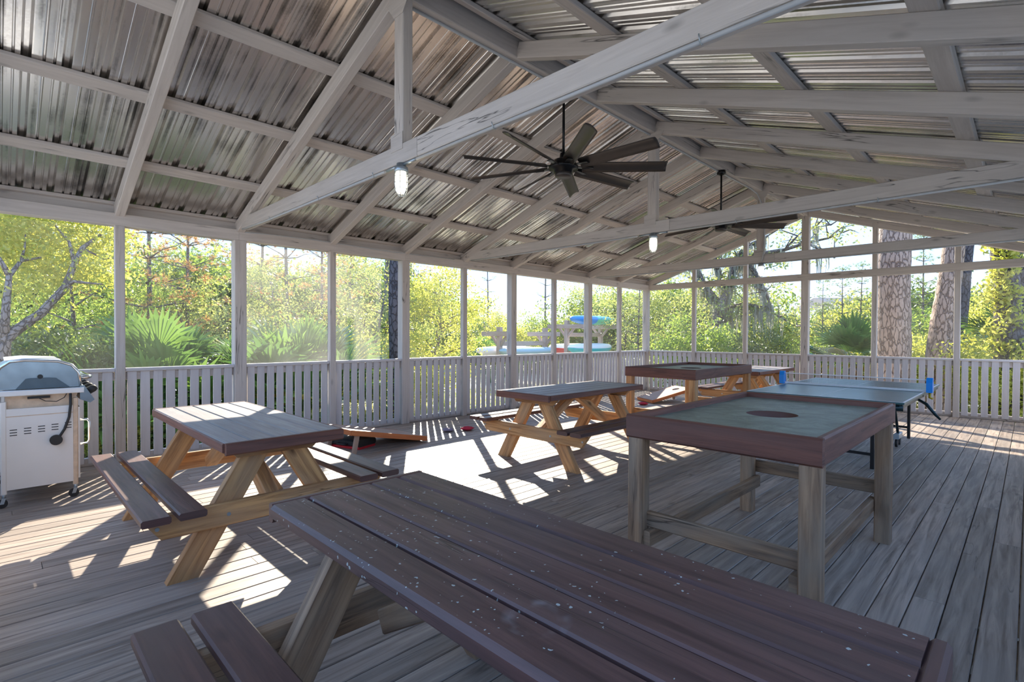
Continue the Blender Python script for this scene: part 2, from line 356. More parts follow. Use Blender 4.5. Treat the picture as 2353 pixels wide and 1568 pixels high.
def screen_mat(name, amount, dusty):
    m, n, bs, out = newmat(name); L = n.links.new; n.nodes.remove(bs)
    tr = N(n, 'ShaderNodeBsdfTransparent'); tl = N(n, 'ShaderNodeBsdfTranslucent'); df = N(n, 'ShaderNodeBsdfDiffuse')
    tl.inputs[0].default_value = (.85, .83, .78, 1); df.inputs[0].default_value = (.6, .6, .6, 1)
    m1 = N(n, 'ShaderNodeMixShader'); m1.inputs[0].default_value = .35; L(tl.outputs[0], m1.inputs[1]); L(df.outputs[0], m1.inputs[2])
    t = N(n, 'ShaderNodeTexCoord'); a = N(n, 'ShaderNodeTexNoise'); a.inputs['Scale'].default_value = 1.4; a.inputs['Detail'].default_value = 3; L(t.outputs['Object'], a.inputs['Vector'])
    mr = N(n, 'ShaderNodeMapRange'); mr.inputs[1].default_value = .35; mr.inputs[2].default_value = .65; mr.inputs[3].default_value = amount; mr.inputs[4].default_value = amount + dusty
    L(a.outputs['Fac'], mr.inputs[0])
    m2 = N(n, 'ShaderNodeMixShader'); L(mr.outputs[0], m2.inputs[0]); L(tr.outputs[0], m2.inputs[1]); L(m1.outputs[0], m2.inputs[2]); L(m2.outputs[0], out.inputs[0])
    return m
M['screen'] = screen_mat('fine_insect_screen', .015, .03)
M['screen_dusty'] = screen_mat('dusty_insect_screen', .08, .10)

def leafmat(name, c1, c2, trans=.5, gloss=.35, tcol=None):
    m, n, bs, out = newmat(name); L = n.links.new
    rv = N(n, 'ShaderNodeUVMap', uv_map='rnd'); sp = N(n, 'ShaderNodeSeparateXYZ'); L(rv.outputs[0], sp.inputs[0])
    mx = N(n, 'ShaderNodeMix', data_type='RGBA'); mx.inputs[6].default_value = (*c1, 1); mx.inputs[7].default_value = (*c2, 1); L(sp.outputs['X'], mx.inputs[0])
    L(mx.outputs[2], bs.inputs['Base Color']); bs.inputs['Roughness'].default_value = gloss; bs.inputs['Specular IOR Level'].default_value = .5
    tl = N(n, 'ShaderNodeBsdfTranslucent')
    mc = N(n, 'ShaderNodeMix', data_type='RGBA', blend_type='MULTIPLY'); mc.inputs[0].default_value = 1; L(mx.outputs[2], mc.inputs[6]); mc.inputs[7].default_value = (*(tcol or (1.7, 1.6, 1.05)), 1)
    L(mc.outputs[2], tl.inputs[0])
    ms = N(n, 'ShaderNodeMixShader'); ms.inputs[0].default_value = trans; L(bs.outputs[0], ms.inputs[1]); L(tl.outputs[0], ms.inputs[2]); L(ms.outputs[0], out.inputs[0])
    return m
M['leaf_yellow'] = leafmat('bright_yellow_green_leaf', (.25, .30, .06), (.50, .48, .14), .6)
M['leaf_green'] = leafmat('mid_green_leaf', (.12, .20, .05), (.26, .33, .09))
M['leaf_soft'] = leafmat('soft_olive_leaf', (.20, .26, .10), (.36, .38, .15))
M['leaf_dark'] = leafmat('dark_green_leaf', (.05, .09, .03), (.13, .18, .06), .35)
M['needle'] = leafmat('pine_needle', (.14, .22, .08), (.28, .34, .13), .35)
M['needle_brown'] = leafmat('browned_needle', (.60, .28, .12), (.40, .36, .16), .4, tcol=(1.5, 1.2, .9))
M['palm'] = leafmat('palmetto_frond', (.05, .13, .045), (.17, .28, .08), .32, .3)
M['palm_gold'] = leafmat('golden_palm_frond', (.5, .34, .06), (.36, .36, .09), .45, .35, tcol=(1.6, 1.4, .8))
M['palm_dead'] = leafmat('dead_brown_frond', (.30, .17, .10), (.42, .30, .20), .25, .6, tcol=(1.2, 1, .8))
M['moss'] = leafmat('spanish_moss', (.30, .30, .25), (.46, .46, .40), .4, .8, tcol=(1.2, 1.2, 1.1))
M['litter'] = leafmat('dry_grass', (.45, .38, .26), (.6, .5, .34), .4, .7, tcol=(1.2, 1.1, .9))

def bark(name, c1, c2, sx=5.0, sy=9.0, plates=True):
    m, n, bs, out = newmat(name); L = n.links.new
    uv = N(n, 'ShaderNodeUVMap', uv_map='UVMap'); mp = N(n, 'ShaderNodeMapping'); mp.inputs['Scale'].default_value = (sx, sy, 1); L(uv.outputs[0], mp.inputs[0])
    dn = N(n, 'ShaderNodeTexNoise'); dn.inputs['Scale'].default_value = 1.2; dn.inputs['Detail'].default_value = 3; L(mp.outputs[0], dn.inputs['Vector'])
    ad = N(n, 'ShaderNodeVectorMath', operation='ADD'); L(mp.outputs[0], ad.inputs[0])
    sc = N(n, 'ShaderNodeVectorMath', operation='SCALE'); sc.inputs['Scale'].default_value = 1.1; L(dn.outputs['Color'], sc.inputs[0]); L(sc.outputs[0], ad.inputs[1])
    v = N(n, 'ShaderNodeTexVoronoi', feature='DISTANCE_TO_EDGE'); v.inputs['Scale'].default_value = 1; L(ad.outputs[0], v.inputs['Vector'])
    r = N(n, 'ShaderNodeValToRGB'); r.color_ramp.elements[0].position = .02; r.color_ramp.elements[0].color = (.40, .37, .36, 1)
    r.color_ramp.elements[1].position = .12; r.color_ramp.elements[1].color = (1, 1, 1, 1)
    L(v.outputs['Distance'], r.inputs[0])
    fn = N(n, 'ShaderNodeTexNoise'); fn.inputs['Scale'].default_value = 3; fn.inputs['Detail'].default_value = 8; L(mp.outputs[0], fn.inputs['Vector'])
    mx = N(n, 'ShaderNodeMix', data_type='RGBA'); mx.inputs[6].default_value = (*c2, 1); mx.inputs[7].default_value = (*c1, 1); L(fn.outputs['Fac'], mx.inputs[0])
    mm = N(n, 'ShaderNodeMix', data_type='RGBA', blend_type='MULTIPLY'); mm.inputs[0].default_value = 1; L(mx.outputs[2], mm.inputs[6]); L(r.outputs[0], mm.inputs[7])
    L(mm.outputs[2], bs.inputs['Base Color']); bs.inputs['Roughness'].default_value = .85
    bp = N(n, 'ShaderNodeBump'); bp.inputs['Strength'].default_value = .9; bp.inputs['Distance'].default_value = .03; L(r.outputs[0], bp.inputs['Height']); L(bp.outputs[0], bs.inputs['Normal'])
    return m
M['pinebark'] = bark('plated_pine_bark', (.52, .39, .31), (.30, .22, .18), 4.2, 13.0)
M['darkbark'] = bark('dark_pine_bark', (.13, .12, .13), (.06, .055, .065), 6.0, 12.0)
M['oakbark'] = bark('grey_branch_bark', (.30, .26, .23), (.17, .14, .13), 9, 16)
def ground_mat():
    m, n, bs, out = newmat('leaf_litter_ground'); L = n.links.new
    t = N(n, 'ShaderNodeTexCoord'); a = N(n, 'ShaderNodeTexNoise'); a.inputs['Scale'].default_value = .5; a.inputs['Detail'].default_value = 10; a.inputs['Roughness'].default_value = .7
    L(t.outputs['Object'], a.inputs['Vector'])
    r = N(n, 'ShaderNodeValToRGB'); r.color_ramp.elements[0].position = .35; r.color_ramp.elements[0].color = (.30, .27, .18, 1)
    r.color_ramp.elements[1].position = .62; r.color_ramp.elements[1].color = (.62, .55, .46, 1)
    L(a.outputs['Fac'], r.inputs[0]); L(r.outputs[0], bs.inputs['Base Color']); bs.inputs['Roughness'].default_value = .9
    return m
M['ground'] = ground_mat()

# ------------------------------------------------------------------ dimensions
B = 1.2192; W = 6 * B; LY = 9.828; Y0 = -2 * B
SL = 0.3424; RX = 3 * B
def rz(x): return x if x <= RX else W - x          # distance from the nearer eave
def zbot(x): return 2.70 + SL * rz(x)                # underside of the rafters
YP = [k * B for k in range(-2, 8)] + [LY]
BIG = {0, 2, 4, 6, 8, 10}                            # indices in YP that carry 6x6 posts

# ------------------------------------------------------------------ floor (deck)
fl = MB(); x = -0.10; ends = 0
rr = random.Random(3)
while x < W + .1:
    y = Y0 - 0.3 - rr.uniform(0, 3.0)
    while y < LY + .1:
        L = rr.choice((2.44, 3.05, 3.66, 4.27))
        a, b = max(y, Y0 - .3), min(y + L, LY + .1)
        if b - a > .05:
            fl.beam((x + .0695, a + .0015, -.0175), (x + .0695, b - .0015, -.0175), .1335, .035, ch=.004, rnd=(rr.random(), rr.random()))
        y += L
    x += .139
floor = fl.build('floor', M['deck']); tag(floor, 'weathered grey-brown wooden deck floor of long boards', kind='structure')
jo = MB()
for k in range(26): jo.beam((-.1, Y0 - .2 + k * .49, -.13), (W + .1, Y0 - .2 + k * .49, -.13), .04, .18)
tag(jo.build('trim_1', M['pine_grey']), 'wooden joists under the deck boards', kind='structure')

# ------------------------------------------------------------------ walls
SLM = []
def slat_mesh(axis):
    m = MB(); m.box((-.0445, -.009, .035) if axis == 0 else (-.009, -.0445, .035), (.0445, .009, 1.0) if axis == 0 else (.009, .0445, 1.0), ch=.002)
    return m.mesh('slat', M['slat'])
slat_y = [slat_mesh(1) for _ in range(4)]; slat_x = [slat_mesh(0) for _ in range(4)]
def railing(parent, a, b, axis, off, sgn):
    """axis 1: runs along y at x=off, axis 0: runs along x at y=off; sgn: direction to the outside"""
    def bx(mb, u0, u1, o0, o1, z0, z1):
        o0, o1 = sorted((off + sgn * o0, off + sgn * o1))
        mb.box((o0, u0, z0), (o1, u1, z1)) if axis == 1 else mb.box((u0, o0, z0), (u1, o1, z1))
    m = MB(); bx(m, a, b, -.005, .085, 1.0, 1.038)
    cap = m.build('top_rail', M['slat'], parent)
    m = MB(); bx(m, a, b, .045, .083, .905, .995); bx(m, a, b, .045, .083, .0, .088); m.build('backing_rail', M['paint'], parent)
    n = 9 if b - a < 1.5 else 18; pitch = (b - a) / n
    for i in range(n):
        u = a + pitch * (i + .5)
        o = bpy.data.objects.new('slat', random.choice(slat_y if axis == 1 else slat_x)); COL.objects.link(o)
        o.location = (off + sgn * .034, u, 0) if axis == 1 else (u, off + sgn * .034, 0)
        o.location.z = random.uniform(-.003, .003); o.rotation_euler = (0, 0, random.choice((0, math.pi)))
        o.parent = cap
def screen(parent, pts, mat):
    m = MB(); m.quad(pts) if len(pts) == 4 else m.quad(pts); o = m.build('insect_screen', mat, parent); return o

wl = empty('wall_left', (0, 0, 0)); tag(wl, 'grey painted screened left side wall with slatted railing', kind='structure')
for i, y in enumerate(YP):
    w_ = .14 if i in BIG else .089
    if i == len(YP) - 1: continue
    MB().beam((-w_ / 2, y, 0), (-w_ / 2, y, 2.592), w_, w_, up=(0, 1, 0)).build('post', M['paint'], wl)
MB().beam((-.07, LY, 0), (-.07, LY, 2.592), .14, .14, up=(0, 1, 0)).build('corner_post', M['paint'], wl)
sp_ = [Y0 - .3, -.02, 2 * B - .02, 4 * B + .0, 6 * B, LY + .07]
for a, b in zip(sp_[:-1], sp_[1:]):
    MB().beam((-.07, a + .001, 2.66), (-.07, b - .001, 2.66), .138, .136).build('top_beam', M['paint'], wl)
MB().box((-.125, Y0 - .3, 2.73), (-.087, LY + .06, 2.845)).build('eave_blocking', M['paint'], wl)
for i in range(len(YP) - 1):
    wa = (.07 if i in BIG else .0445); wb = (.07 if (i + 1) in BIG else .0445)
    a, b = YP[i] + wa, YP[i + 1] - wb
    railing(wl, a + .003, b - .003, 1, 0.0 - .02, -1)
    if i == 3:   # torn screen: ragged edge, the right part of the opening is open
        rs = random.Random(5); pts = [(-.075, a, 1.04), (-.075, a + (b - a) * .80, 1.04)]
        prof = [(.05, .80), (.12, .84), (.2, .79), (.27, .72), (.33, .70), (.38, .76), (.44, .80), (.55, .785), (.66, .80), (.78, .79), (.9, .80), (1.0, .795)]
        for t, f in prof: pts.append((-.075, a + (b - a) * f, 1.04 + 1.55 * t))
        pts.append((-.075, a, 2.59))
        screen(wl, pts, M['screen_dusty'])
    else:
        screen(wl, [(-.075, a, 1.04), (-.075, b, 1.04), (-.075, b, 2.59), (-.075, a, 2.59)], M['screen_dusty'] if i == 2 else M['screen'])
# painted wire run along the beam
m = MB(); m.tube([(.006, .05, 2.70), (.008, .35, 2.715), (.008, 1.0, 2.722), (.008, 2.2, 2.70), (.008, 3.4, 2.715)], .007, 6); m.build('beam_wire', M['conduit'], wl)

wb_ = empty('wall_back', (0, LY, 0)); wb_.location = (0, 0, 0); tag(wb_, 'grey painted screened gable end wall with slatted railing', kind='structure')
XS = [k * B for k in range(1, 6)]
for k, x in enumerate(XS):
    w_ = .14 if k == 2 else .089
    top = zbot(x) + .02
    m = MB(); m.beam((x, LY + w_ / 2, 0), (x, LY + w_ / 2, 2.592), w_, w_, up=(0, 1, 0)).build('post', M['paint'], wb_)
    m = MB(); m.beam((x, LY + w_ / 2, 2.729), (x, LY + w_ / 2, top + .07), w_, w_, up=(0, 1, 0)).build('gable_post', M['paint'], wb_)
MB().beam((W + .07, LY, 0), (W + .07, LY, 2.592), .14, .14, up=(0, 1, 0)).build('corner_post', M['paint'], wb_)
MB().beam((0, LY + .07, 2.66), (W + .14, LY + .07, 2.66), .138, .136).build('tie_beam', M['paint'], wb_)
xs = [0] + XS + [W]
for i in range(6):
    a = xs[i] + (.07 if i == 3 else .0445 if i else .0); b = xs[i + 1] - (.07 if i == 2 else .0445 if i < 5 else .0)
    railing(wb_, a + .003, b - .003, 0, LY + .02, 1)
    y = LY + .08
    screen(wb_, [(a, y, 1.04), (b, y, 1.04), (b, y, 2.59), (a, y, 2.59)], M['screen'])
for s in (0, 1):
    # rake rafters of the gable
    f = (lambda x: x) if s == 0 else (lambda x: W - x)
    MB().beam((f(-.16), LY + .07, 2.77 - SL * .16), (f(RX - .0), LY + .07, 2.77 + SL * RX), .13, .14).build('rake_rafter', M['paint'], wb_)
wr = empty('wall_right', (0, 0, 0)); tag(wr, 'right side eave posts and beam of the pavilion', kind='structure')
for y in (-.0, 2 * B, 4 * B, 6 * B):
    MB().beam((W + .07, y, 0), (W + .07, y, 2.592), .14, .14, up=(0, 1, 0)).build('post', M['paint'], wr)
MB().beam((W + .07, Y0 - .3, 2.66), (W + .07, LY - .075, 2.66), .138, .136).build('top_beam', M['paint'], wr)
for i in range(0, len(YP) - 1, 2):
    railing(wr, YP[i] + .073, YP[i + 2 if i + 2 < len(YP) else -1] - .073, 1, W + .02, 1)
wf = empty('wall_front', (0, 0, 0)); tag(wf, 'low slatted railing of the near gable end', kind='structure')
for i in range(3):
    railing(wf, i * 2 * B + .073, (i + 1) * 2 * B - .073, 0, Y0 - .02, -1)
MB().beam((0, Y0 - .07, 2.66), (W + .0, Y0 - .07, 2.66), .138, .136).build('tie_beam', M['paint'], wf)

# ------------------------------------------------------------------ roof
ce = empty('ceiling', (0, 0, 0)); tag(ce, 'open rafter ceiling under ribbed metal roof sheets', kind='structure')
for i, y in enumerate(YP[:-1]):
    for s in (0, 1):
        f = (lambda x: x) if s == 0 else (lambda x: W - x)
        MB().beam((f(-.16), y, 2.77 - SL * .16), (f(RX - .045), y, 2.77 + SL * (RX - .045)), .089, .141).build('rafter', M['paint'], ce)
def purlin_run(x0):
    for s in (0, 1):
        f = (lambda x: x) if s == 0 else (lambda x: W - x)
        c = Vector((f(x0), 0, 2.8435 + SL * x0 + .0215)); up = Vector((-SL if s == 0 else SL, 0, 1))
        MB().beam((c.x, Y0 - .35, c.z), (c.x, LY + .35, c.z), .14 if x0 < 3.3 else .089, .038, up=up).build('purlin', M['paint'], ce)
for x0 in (-.12, .70, 1.67, 2.63, 3.50): purlin_run(x0)
MB().beam((RX, Y0 - .35, 4.03), (RX, LY + .0, 4.03), .088, .185).build('ridge_beam', M['paint'], ce)
# ribbed sheets
prof = []; P9 = .2286; y = Y0 - .45
while y < LY + .45:
    for (dy, dz) in ((0, 0), (.048, .0015), (.052, .0), (.058, .011), (.064, .011), (.071, 0), (.109, .0015), (.112, .0015), (.118, .011), (.124, .011), (.130, 0), (.160, 0), (.176, .032), (.204, .032), (.220, 0)):
        prof.append((y + dy, dz))
    y += P9
for s in (0, 1):
    m = MB(); base = 2.8865
    for (yy, dz) in prof:
        for xx in (-.34, RX - .01):
            fx = xx if s == 0 else W - xx
            m.v.append(Vector((fx, yy, base + SL * xx + dz)))
    for i in range(len(prof) - 1):
        m.face([2 * i, 2 * i + 1, 2 * i + 3, 2 * i + 2], [(0, 0)] * 4)
    m.build('roof_sheet', M['roof'], ce)
m = MB(); m.prism([(RX - .2, 2.91 + SL * (RX - .2)), (RX, 2.925 + SL * RX), (RX + .2, 2.91 + SL * (RX - .2)), (RX, 2.94 + SL * RX)], 1, Y0 - .46, LY + .46).build('ridge_cap', M['roof'], ce)
# trusses
for k, y in enumerate((0.0, 3 * B, 6 * B)):
    tb = MB(); sc_ = 3.9 + .0
    for a, b in ((.17, sc_), (sc_ + .003, W - .1)):
        tb.beam((a, y, 2.772), (b, y, 2.772), .088, .142, cut0=0)
    tb.build('tie_beam', M['paint'], ce)
    MB().beam((RX, y, 2.845), (RX, y, 3.94), .118, .088, up=(0, 1, 0)).build('king_post', M['paint'], ce)
    g = MB(); g.prism([(RX - .10, 2.80), (RX + .06, 2.80), (RX + .06, 2.93), (RX - .10, 2.93)], 1, y - .0475, y - .0445).prism([(RX - .06, 3.80), (RX - .16, 3.93), (RX - .05, 4.0), (RX + .05, 4.0), (RX + .16, 3.93), (RX + .06, 3.80)], 1, y - .0475, y - .0445)
    g.build('gusset_plate', M['paint'], ce)
    c = MB(); yy = y - .03
    c.tube([(.20, yy - .01, 2.70), (.9, yy - .005, 2.688), (3.45, yy, 2.688)], .011, 8).tube([(3.86, yy, 2.688), (W - .1, yy, 2.688)], .011, 8)
    c.build('conduit', M['conduit'], ce)
    st = MB()
    for xx in (1.1, 2.3, 3.3, 4.7, 6.0): st.tube([(xx, yy - .026, 2.712), (xx, yy - .016, 2.683), (xx, yy, 2.674), (xx, yy + .016, 2.685), (xx, yy + .016, 2.70)], .003, 5)
    st.build('conduit_strap', M['galv'], ce)
rc = MB(); rc.tube([(RX - .03, 0.1, 3.928), (RX - .03, 2.9, 3.928), (RX - .03, 6.9, 3.925), (RX - .03, 7.2, 3.90), (RX + .08, 7.26, 3.6), (RX + .08, 7.25, 2.9), (RX + .04, 7.25, 2.72)], .012, 8).build('ridge_conduit', M['conduit'], ce)

# ------------------------------------------------------------------ lamps
def lamp(loc, label):
    t = empty('cage_lamp', loc, label=label, cat='lamp', group='jar lamps under the tie beams')
    c = MB(); c.lathe([(0, 0), (.035, 0), (.037, -.025), (.05, -.03), (.052, -.06), (.047, -.066), (0, -.066)]).tube([(.03, 0, -.012), (.20, 0, -.012)], .011, 8).tube([(-.03, 0, -.012), (-.20, 0, -.012)], .011, 8)
    c.build('cap', M['galv'], t)
    g = MB(); g.lathe([(0, -.066), (.040, -.067), (.043, -.09), (.042, -.16), (.036, -.20), (.02, -.225), (0, -.232)])
    g.build('glass_jar', M['lampglow'], t)
    w_ = MB()
    for k in range(6):
        a = math.pi * k / 3 + .3
        w_.tube([(r * math.cos(a), r * math.sin(a), z) for r, z in ((.050, -.066), (.050, -.16), (.044, -.205), (.025, -.238), (.008, -.245))], .0025, 5)
    for z, r in ((-.10, .051), (-.145, .051), (-.19, .047), (-.235, .024)):
        w_.tube([(r * math.cos(q * math.pi / 8), r * math.sin(q * math.pi / 8), z) for q in range(17)], .0022, 4, cap=False)
    w_.build('wire_cage', M['galv'], t)
    return t
lamp((RX + .02, -.03, 2.70), 'lit cage lamp under the nearest tie beam')
lamp((RX + .02, 3 * B - .03, 2.70), 'lit cage lamp under the middle tie beam, right of the big black fan')
lamp((RX + .02, 6 * B - .03, 2.70), 'lit cage lamp under the farthest tie beam, in front of the gable wall')

# ------------------------------------------------------------------ fans
def fan(loc, rot, label):
    t = empty('ceiling_fan', loc, label=label, cat='fan', group='black ceiling fans hanging from the ridge')
    MB().lathe([(0, .82), (.06, .82), (.065, .77), (.03, .75), (0, .75)], n=20).build('canopy', M['fanhub'], t)
    MB().tube([(0, 0, .10), (0, 0, .76)], .0135, 10).build('downrod', M['fanhub'], t)
    MB().lathe([(0, .14), (.035, .14), (.04, .09), (.10, .07), (.13, .04), (.13, .02), (.15, .01), (.15, -.02), (.10, -.03), (.095, -.06), (0, -.06)], n=28).build('motor_housing', M['fanhub'], t)
    MB().lathe([(0, -.06), (.085, -.06), (.085, -.085), (.075, -.10), (0, -.10)], n=24).build('light_disc', M['fan'], t)
    for k in range(9):
        a = rot + k * 2 * math.pi / 9
        d = Vector((math.cos(a), math.sin(a), 0)); s = Vector((-math.sin(a), math.cos(a), 0)); u = Vector((0, 0, 1))
        b = MB(); ring = []
        for r_, wd in ((.19, .10), (.30, .115), (1.0, .115), (1.03, .10)):
            row = []
            for j in range(7):
                q = j / 6 - .5
                zz = .018 * (1 - (2 * q) ** 2) - q * .062
                row.append(d * r_ + s * (q * wd) + u * zz)
            ring.append(row)
        th = .006
        n0 = len(b.v)
        for row in ring:
            for p in row: b.v.append(p)
            for p in row: b.v.append(p - u * th)
        for i in range(3):
            for j in range(6):
                o0 = n0 + i * 14 + j; o1 = o0 + 14
                b.face([o0, o0 + 1, o1 + 1, o1], [(0, 0)] * 4, smooth=True); b.face([o0 + 7, o1 + 7, o1 + 8, o0 + 8], [(0, 0)] * 4, smooth=True)
            for j in (0, 6):
                o0 = n0 + i * 14 + j; b.face([o0, o0 + 14, o0 + 21, o0 + 7], [(0, 0)] * 4)
        for i in (0, 3):
            for j in range(6):
                o0 = n0 + i * 14 + j; b.face([o0, o0 + 7, o0 + 8, o0 + 1], [(0, 0)] * 4)
        bl = b.build('blade', M['fan'], t)
        br = MB(); br.beam(d * .12 + u * .0, d * .30 - u * .012, .05, .008, ch=.002); br.build('blade_bracket', M['fanhub'], bl)
    return t
# blade angles measured against the camera's right/forward axes
f0 = R(45.06) + R(-3)
fan((RX, 1.89, 3.12), f0, 'large black nine-blade ceiling fan, the nearer one')
fan((RX, 5.66, 3.12), f0 + .12, 'black ceiling fan farther along the ridge, half hidden by the tie beam')

# ------------------------------------------------------------------ picnic tables
def picnic(loc, rz_, length, hw, bench, label, top='weather', benchm='stain', timber='pine', foot=.52):
    t = empty('picnic_table', loc, rz_, label=label, cat='table', group='wooden picnic tables on the deck')
    L2 = length / 2; n = 5; pw = 2 * hw / n
    rr = random.Random(int(length * 1000) + int(loc[0] * 100))
    m = MB()
    for k in range(n):
        y = -hw + pw * (k + .5)
        if top == 'stain_spot' and k in (0, n - 1): m.beam((-L2 + .038, y + (.006 if k else -.006), .772), (L2 - .038, y + (.006 if k else -.006), .772), pw + .006, .056, ch=.013, rnd=(rr.random(), rr.random())); continue
        m.beam((-L2 + .038, y, .78), (L2 - .038, y, .78), pw - .006, .04, ch=.006, rnd=(rr.random(), rr.random()))
    m.build('tabletop', M[top], t)
    for s in (-1, 1):
        MB().beam((s * (L2 - .019), -hw, .766), (s * (L2 - .019), hw, .766), .037, .07, ch=.009).build('end_board', M['edge'] if top != 'stain_spot' else M['stain'], t)
        if top != 'stain_spot': MB().beam((-L2 + .037, s * (hw + .004), .771), (L2 - .037, s * (hw + .004), .771), .014, .056, ch=.005).build('edge_strip', M['edge'], t)
    bi = bench - .30
    for s in (-1, 1):
        for (y0, y1) in ((bi, bi + .133), (bench - .133, bench)):
            MB().beam((-L2 - .02, s * (y0 + y1) / 2, .45), (L2 + .03, s * (y0 + y1) / 2, .45), y1 - y0, .04, ch=.008).build('bench_plank', M[benchm], t)
    for s in (-1, 1):
        xe = s * (L2 - .22)
        MB().beam((xe, -hw + .03, .714), (xe, hw - .03, .714), .045, .09, cut0=.09, cut1=.09).build('cleat', M[timber], t)
        # crossbar that carries the benches, outside the legs
        xc = xe + s * .06
        MB().beam((xc, -bench + .02, .362), (xc, bench - .02, .362), .042, .135, cut0=.10, cut1=.10).build('crossbar', M[timber], t)
        for q in (-1, 1):
            a = Vector((xe - 0, q * foot, 0)); b = Vector((xe, q * .13, .69))
            d = (b - a).normalized(); nrm = Vector((0, 1, 0)); 
            # plumb-cut leg: parallelogram in the y-z plane
            hwid = .075
            poly = [(q * (foot - .085), 0), (q * (foot + .075), 0), (q * (.13 + .075), .668), (q * (.13 - .085), .668)]
            lg = MB(); lg.prism(poly, 0, xe - s * .038 - .03 , xe - s * .038 + .03)
            # uv along the leg
            lg.uv = [[(p[0], p[1]) for p in uvs] for uvs in lg.uv]
            o = lg.build('leg', M[timber], t)
            uvl = o.data.uv_layers['UVMap'].data; ang = math.atan2(.668, -q * (foot - .13))
            for lp in o.data.loops:
                co = o.data.vertices[lp.vertex_index].co
                uvl[lp.index].uv = (co.y * math.cos(ang) + co.z * math.sin(ang) + s * 3 + q, -co.y * math.sin(ang) + co.z * math.cos(ang) + co.x)
        MB().beam((s * .06, 0, .70), (s * (L2 - .30), 0, .36), .088, .088).build('brace', M[timber], t)
        for y in (-bench + .1, -.30, .30, bench - .1): MB().tube([(xc + s * .018, y, .36), (xc + s * .026, y, .36)], .011, 8).build('bolt', M['galv'], t)
    MB().beam((0, -hw + .03, .714), (0, hw - .03, .714), .045, .09, cut0=.09, cut1=.09).build('cleat', M[timber], t)
    return t
picnic((2.86, -.915, 0), 0, 1.93, .352, .755, 'weathered grey-topped picnic table beside the barbecue grill', 'weather', 'stain', 'pine')
picnic((5.97, -1.14, 0), 0, 1.88, .33, .745, 'dark brown picnic table with bird-spotted top in the foreground', 'stain_spot', 'stain', 'pine_grey')
picnic((3.165, 2.71, 0), math.pi / 2, 1.83, .385, .82, 'picnic table in the middle of the deck, standing in the sunlit patches', 'weather', 'stain', 'pine')
picnic((3.33, 8.08, 0), math.pi / 2, 1.95, .385, .80, 'farthest picnic table, standing by the gable end wall', 'weather', 'stain', 'pine')

# ------------------------------------------------------------------ game tables
def game(x0, x1, y0, y1, zt, label, hole=.15, timber='pine_grey'):
    t = empty('game_table', ((x0 + x1) / 2, (y0 + y1) / 2, 0), label=label, cat='table', group='framed game tables with a round hole')
    hx, hy = (x1 - x0) / 2, (y1 - y0) / 2; th = .04; zb = zt - .135; zm = (zt + zb) / 2
    for s in (-1, 1):
        MB().beam((-hx, s * (hy - th / 2), zm), (hx, s * (hy - th / 2), zm), th, .135, ch=.010).build('apron_board', M['edge'], t)
        MB().beam((s * (hx - th / 2), -hy + th, zm), (s * (hx - th / 2), hy - th, zm), th, .135, ch=.010).build('apron_board', M['edge'], t)
    # playing board with a round hole (square ring bridged to circle)
    b = MB(); N_ = 48; zz = zt - .038
    ix, iy = hx - th, hy - th
    for z in (zz, zz - .018):
        for k in range(N_):
            a = 2 * math.pi * k / N_; c, s = math.cos(a), math.sin(a)
            f = min(ix / abs(c) if abs(c) > 1e-6 else 1e9, iy / abs(s) if abs(s) > 1e-6 else 1e9)
            b.v.append(Vector((c * f, s * f, z)))
        for k in range(N_):
            a = 2 * math.pi * k / N_; b.v.append(Vector((math.cos(a) * hole, math.sin(a) * hole, z)))
        # true corners
    for k in range(N_):
        k2 = (k + 1) % N_
        b.face([k, k2, N_ + k2, N_ + k], [(0, 0)] * 4); b.face([2 * N_ + k, 3 * N_ + k, 3 * N_ + k2, 2 * N_ + k2], [(0, 0)] * 4)
        b.face([N_ + k, N_ + k2, 3 * N_ + k2, 3 * N_ + k], [(0, 0)] * 4)
    # snap ring points nearest the corners onto the corners
    for sx_ in (-1, 1):
        for sy_ in (-1, 1):
            for z0_ in (0, 2 * N_):
                i = min(range(N_), key=lambda k: (b.v[z0_ + k].x - sx_ * ix) ** 2 + (b.v[z0_ + k].y - sy_ * iy) ** 2)
                b.v[z0_ + i].x = sx_ * ix; b.v[z0_ + i].y = sy_ * iy
    b.build('playing_board', M['felt'], t)
    rg = MB(); rg.lathe([(hole - .001, zz - .001), (hole - .001, zz - .09), (0, zz - .092), (0, zz - .098), (hole + .006, zz - .096), (hole + .006, zz - .019)], n=36); rg.build('hole_cup', M['edge'], t)
    lw = .092
    for sx_ in (-1, 1):
        for sy_ in (-1, 1):
            MB().beam((sx_ * (hx - lw / 2 - .008), sy_ * (hy - lw / 2 - .008), 0), (sx_ * (hx - lw / 2 - .008), sy_ * (hy - lw / 2 - .008), zb + (.0)), lw, lw, up=(0, 1, 0)).build('leg', M[timber], t)
    # stretchers
    MB().beam((-hx + .10, -hy + .09, .35), (hx - .10, -hy + .09, .35), .042, .088).build('stretcher', M[timber], t)
    MB().beam((-hx + .012, hy + .0145, .36), (hx - .012, hy + .0145, .36), .042, .095).build('stretcher', M[timber], t)
    for s in (-1, 1):
        MB().beam((s * (hx - .122), -hy + .03, .25), (s * (hx - .122), hy - .03, .25), .042, .09).build('stretcher', M[timber], t)
    return t
game(5.34, 6.36, .44, 2.22, .963, 'large framed game table with grey-green board and round hole, nearest the camera')
game(2.93, 3.98, 4.18, 6.08, .98, 'far framed game table with round hole, behind the middle picnic table', timber='pine')

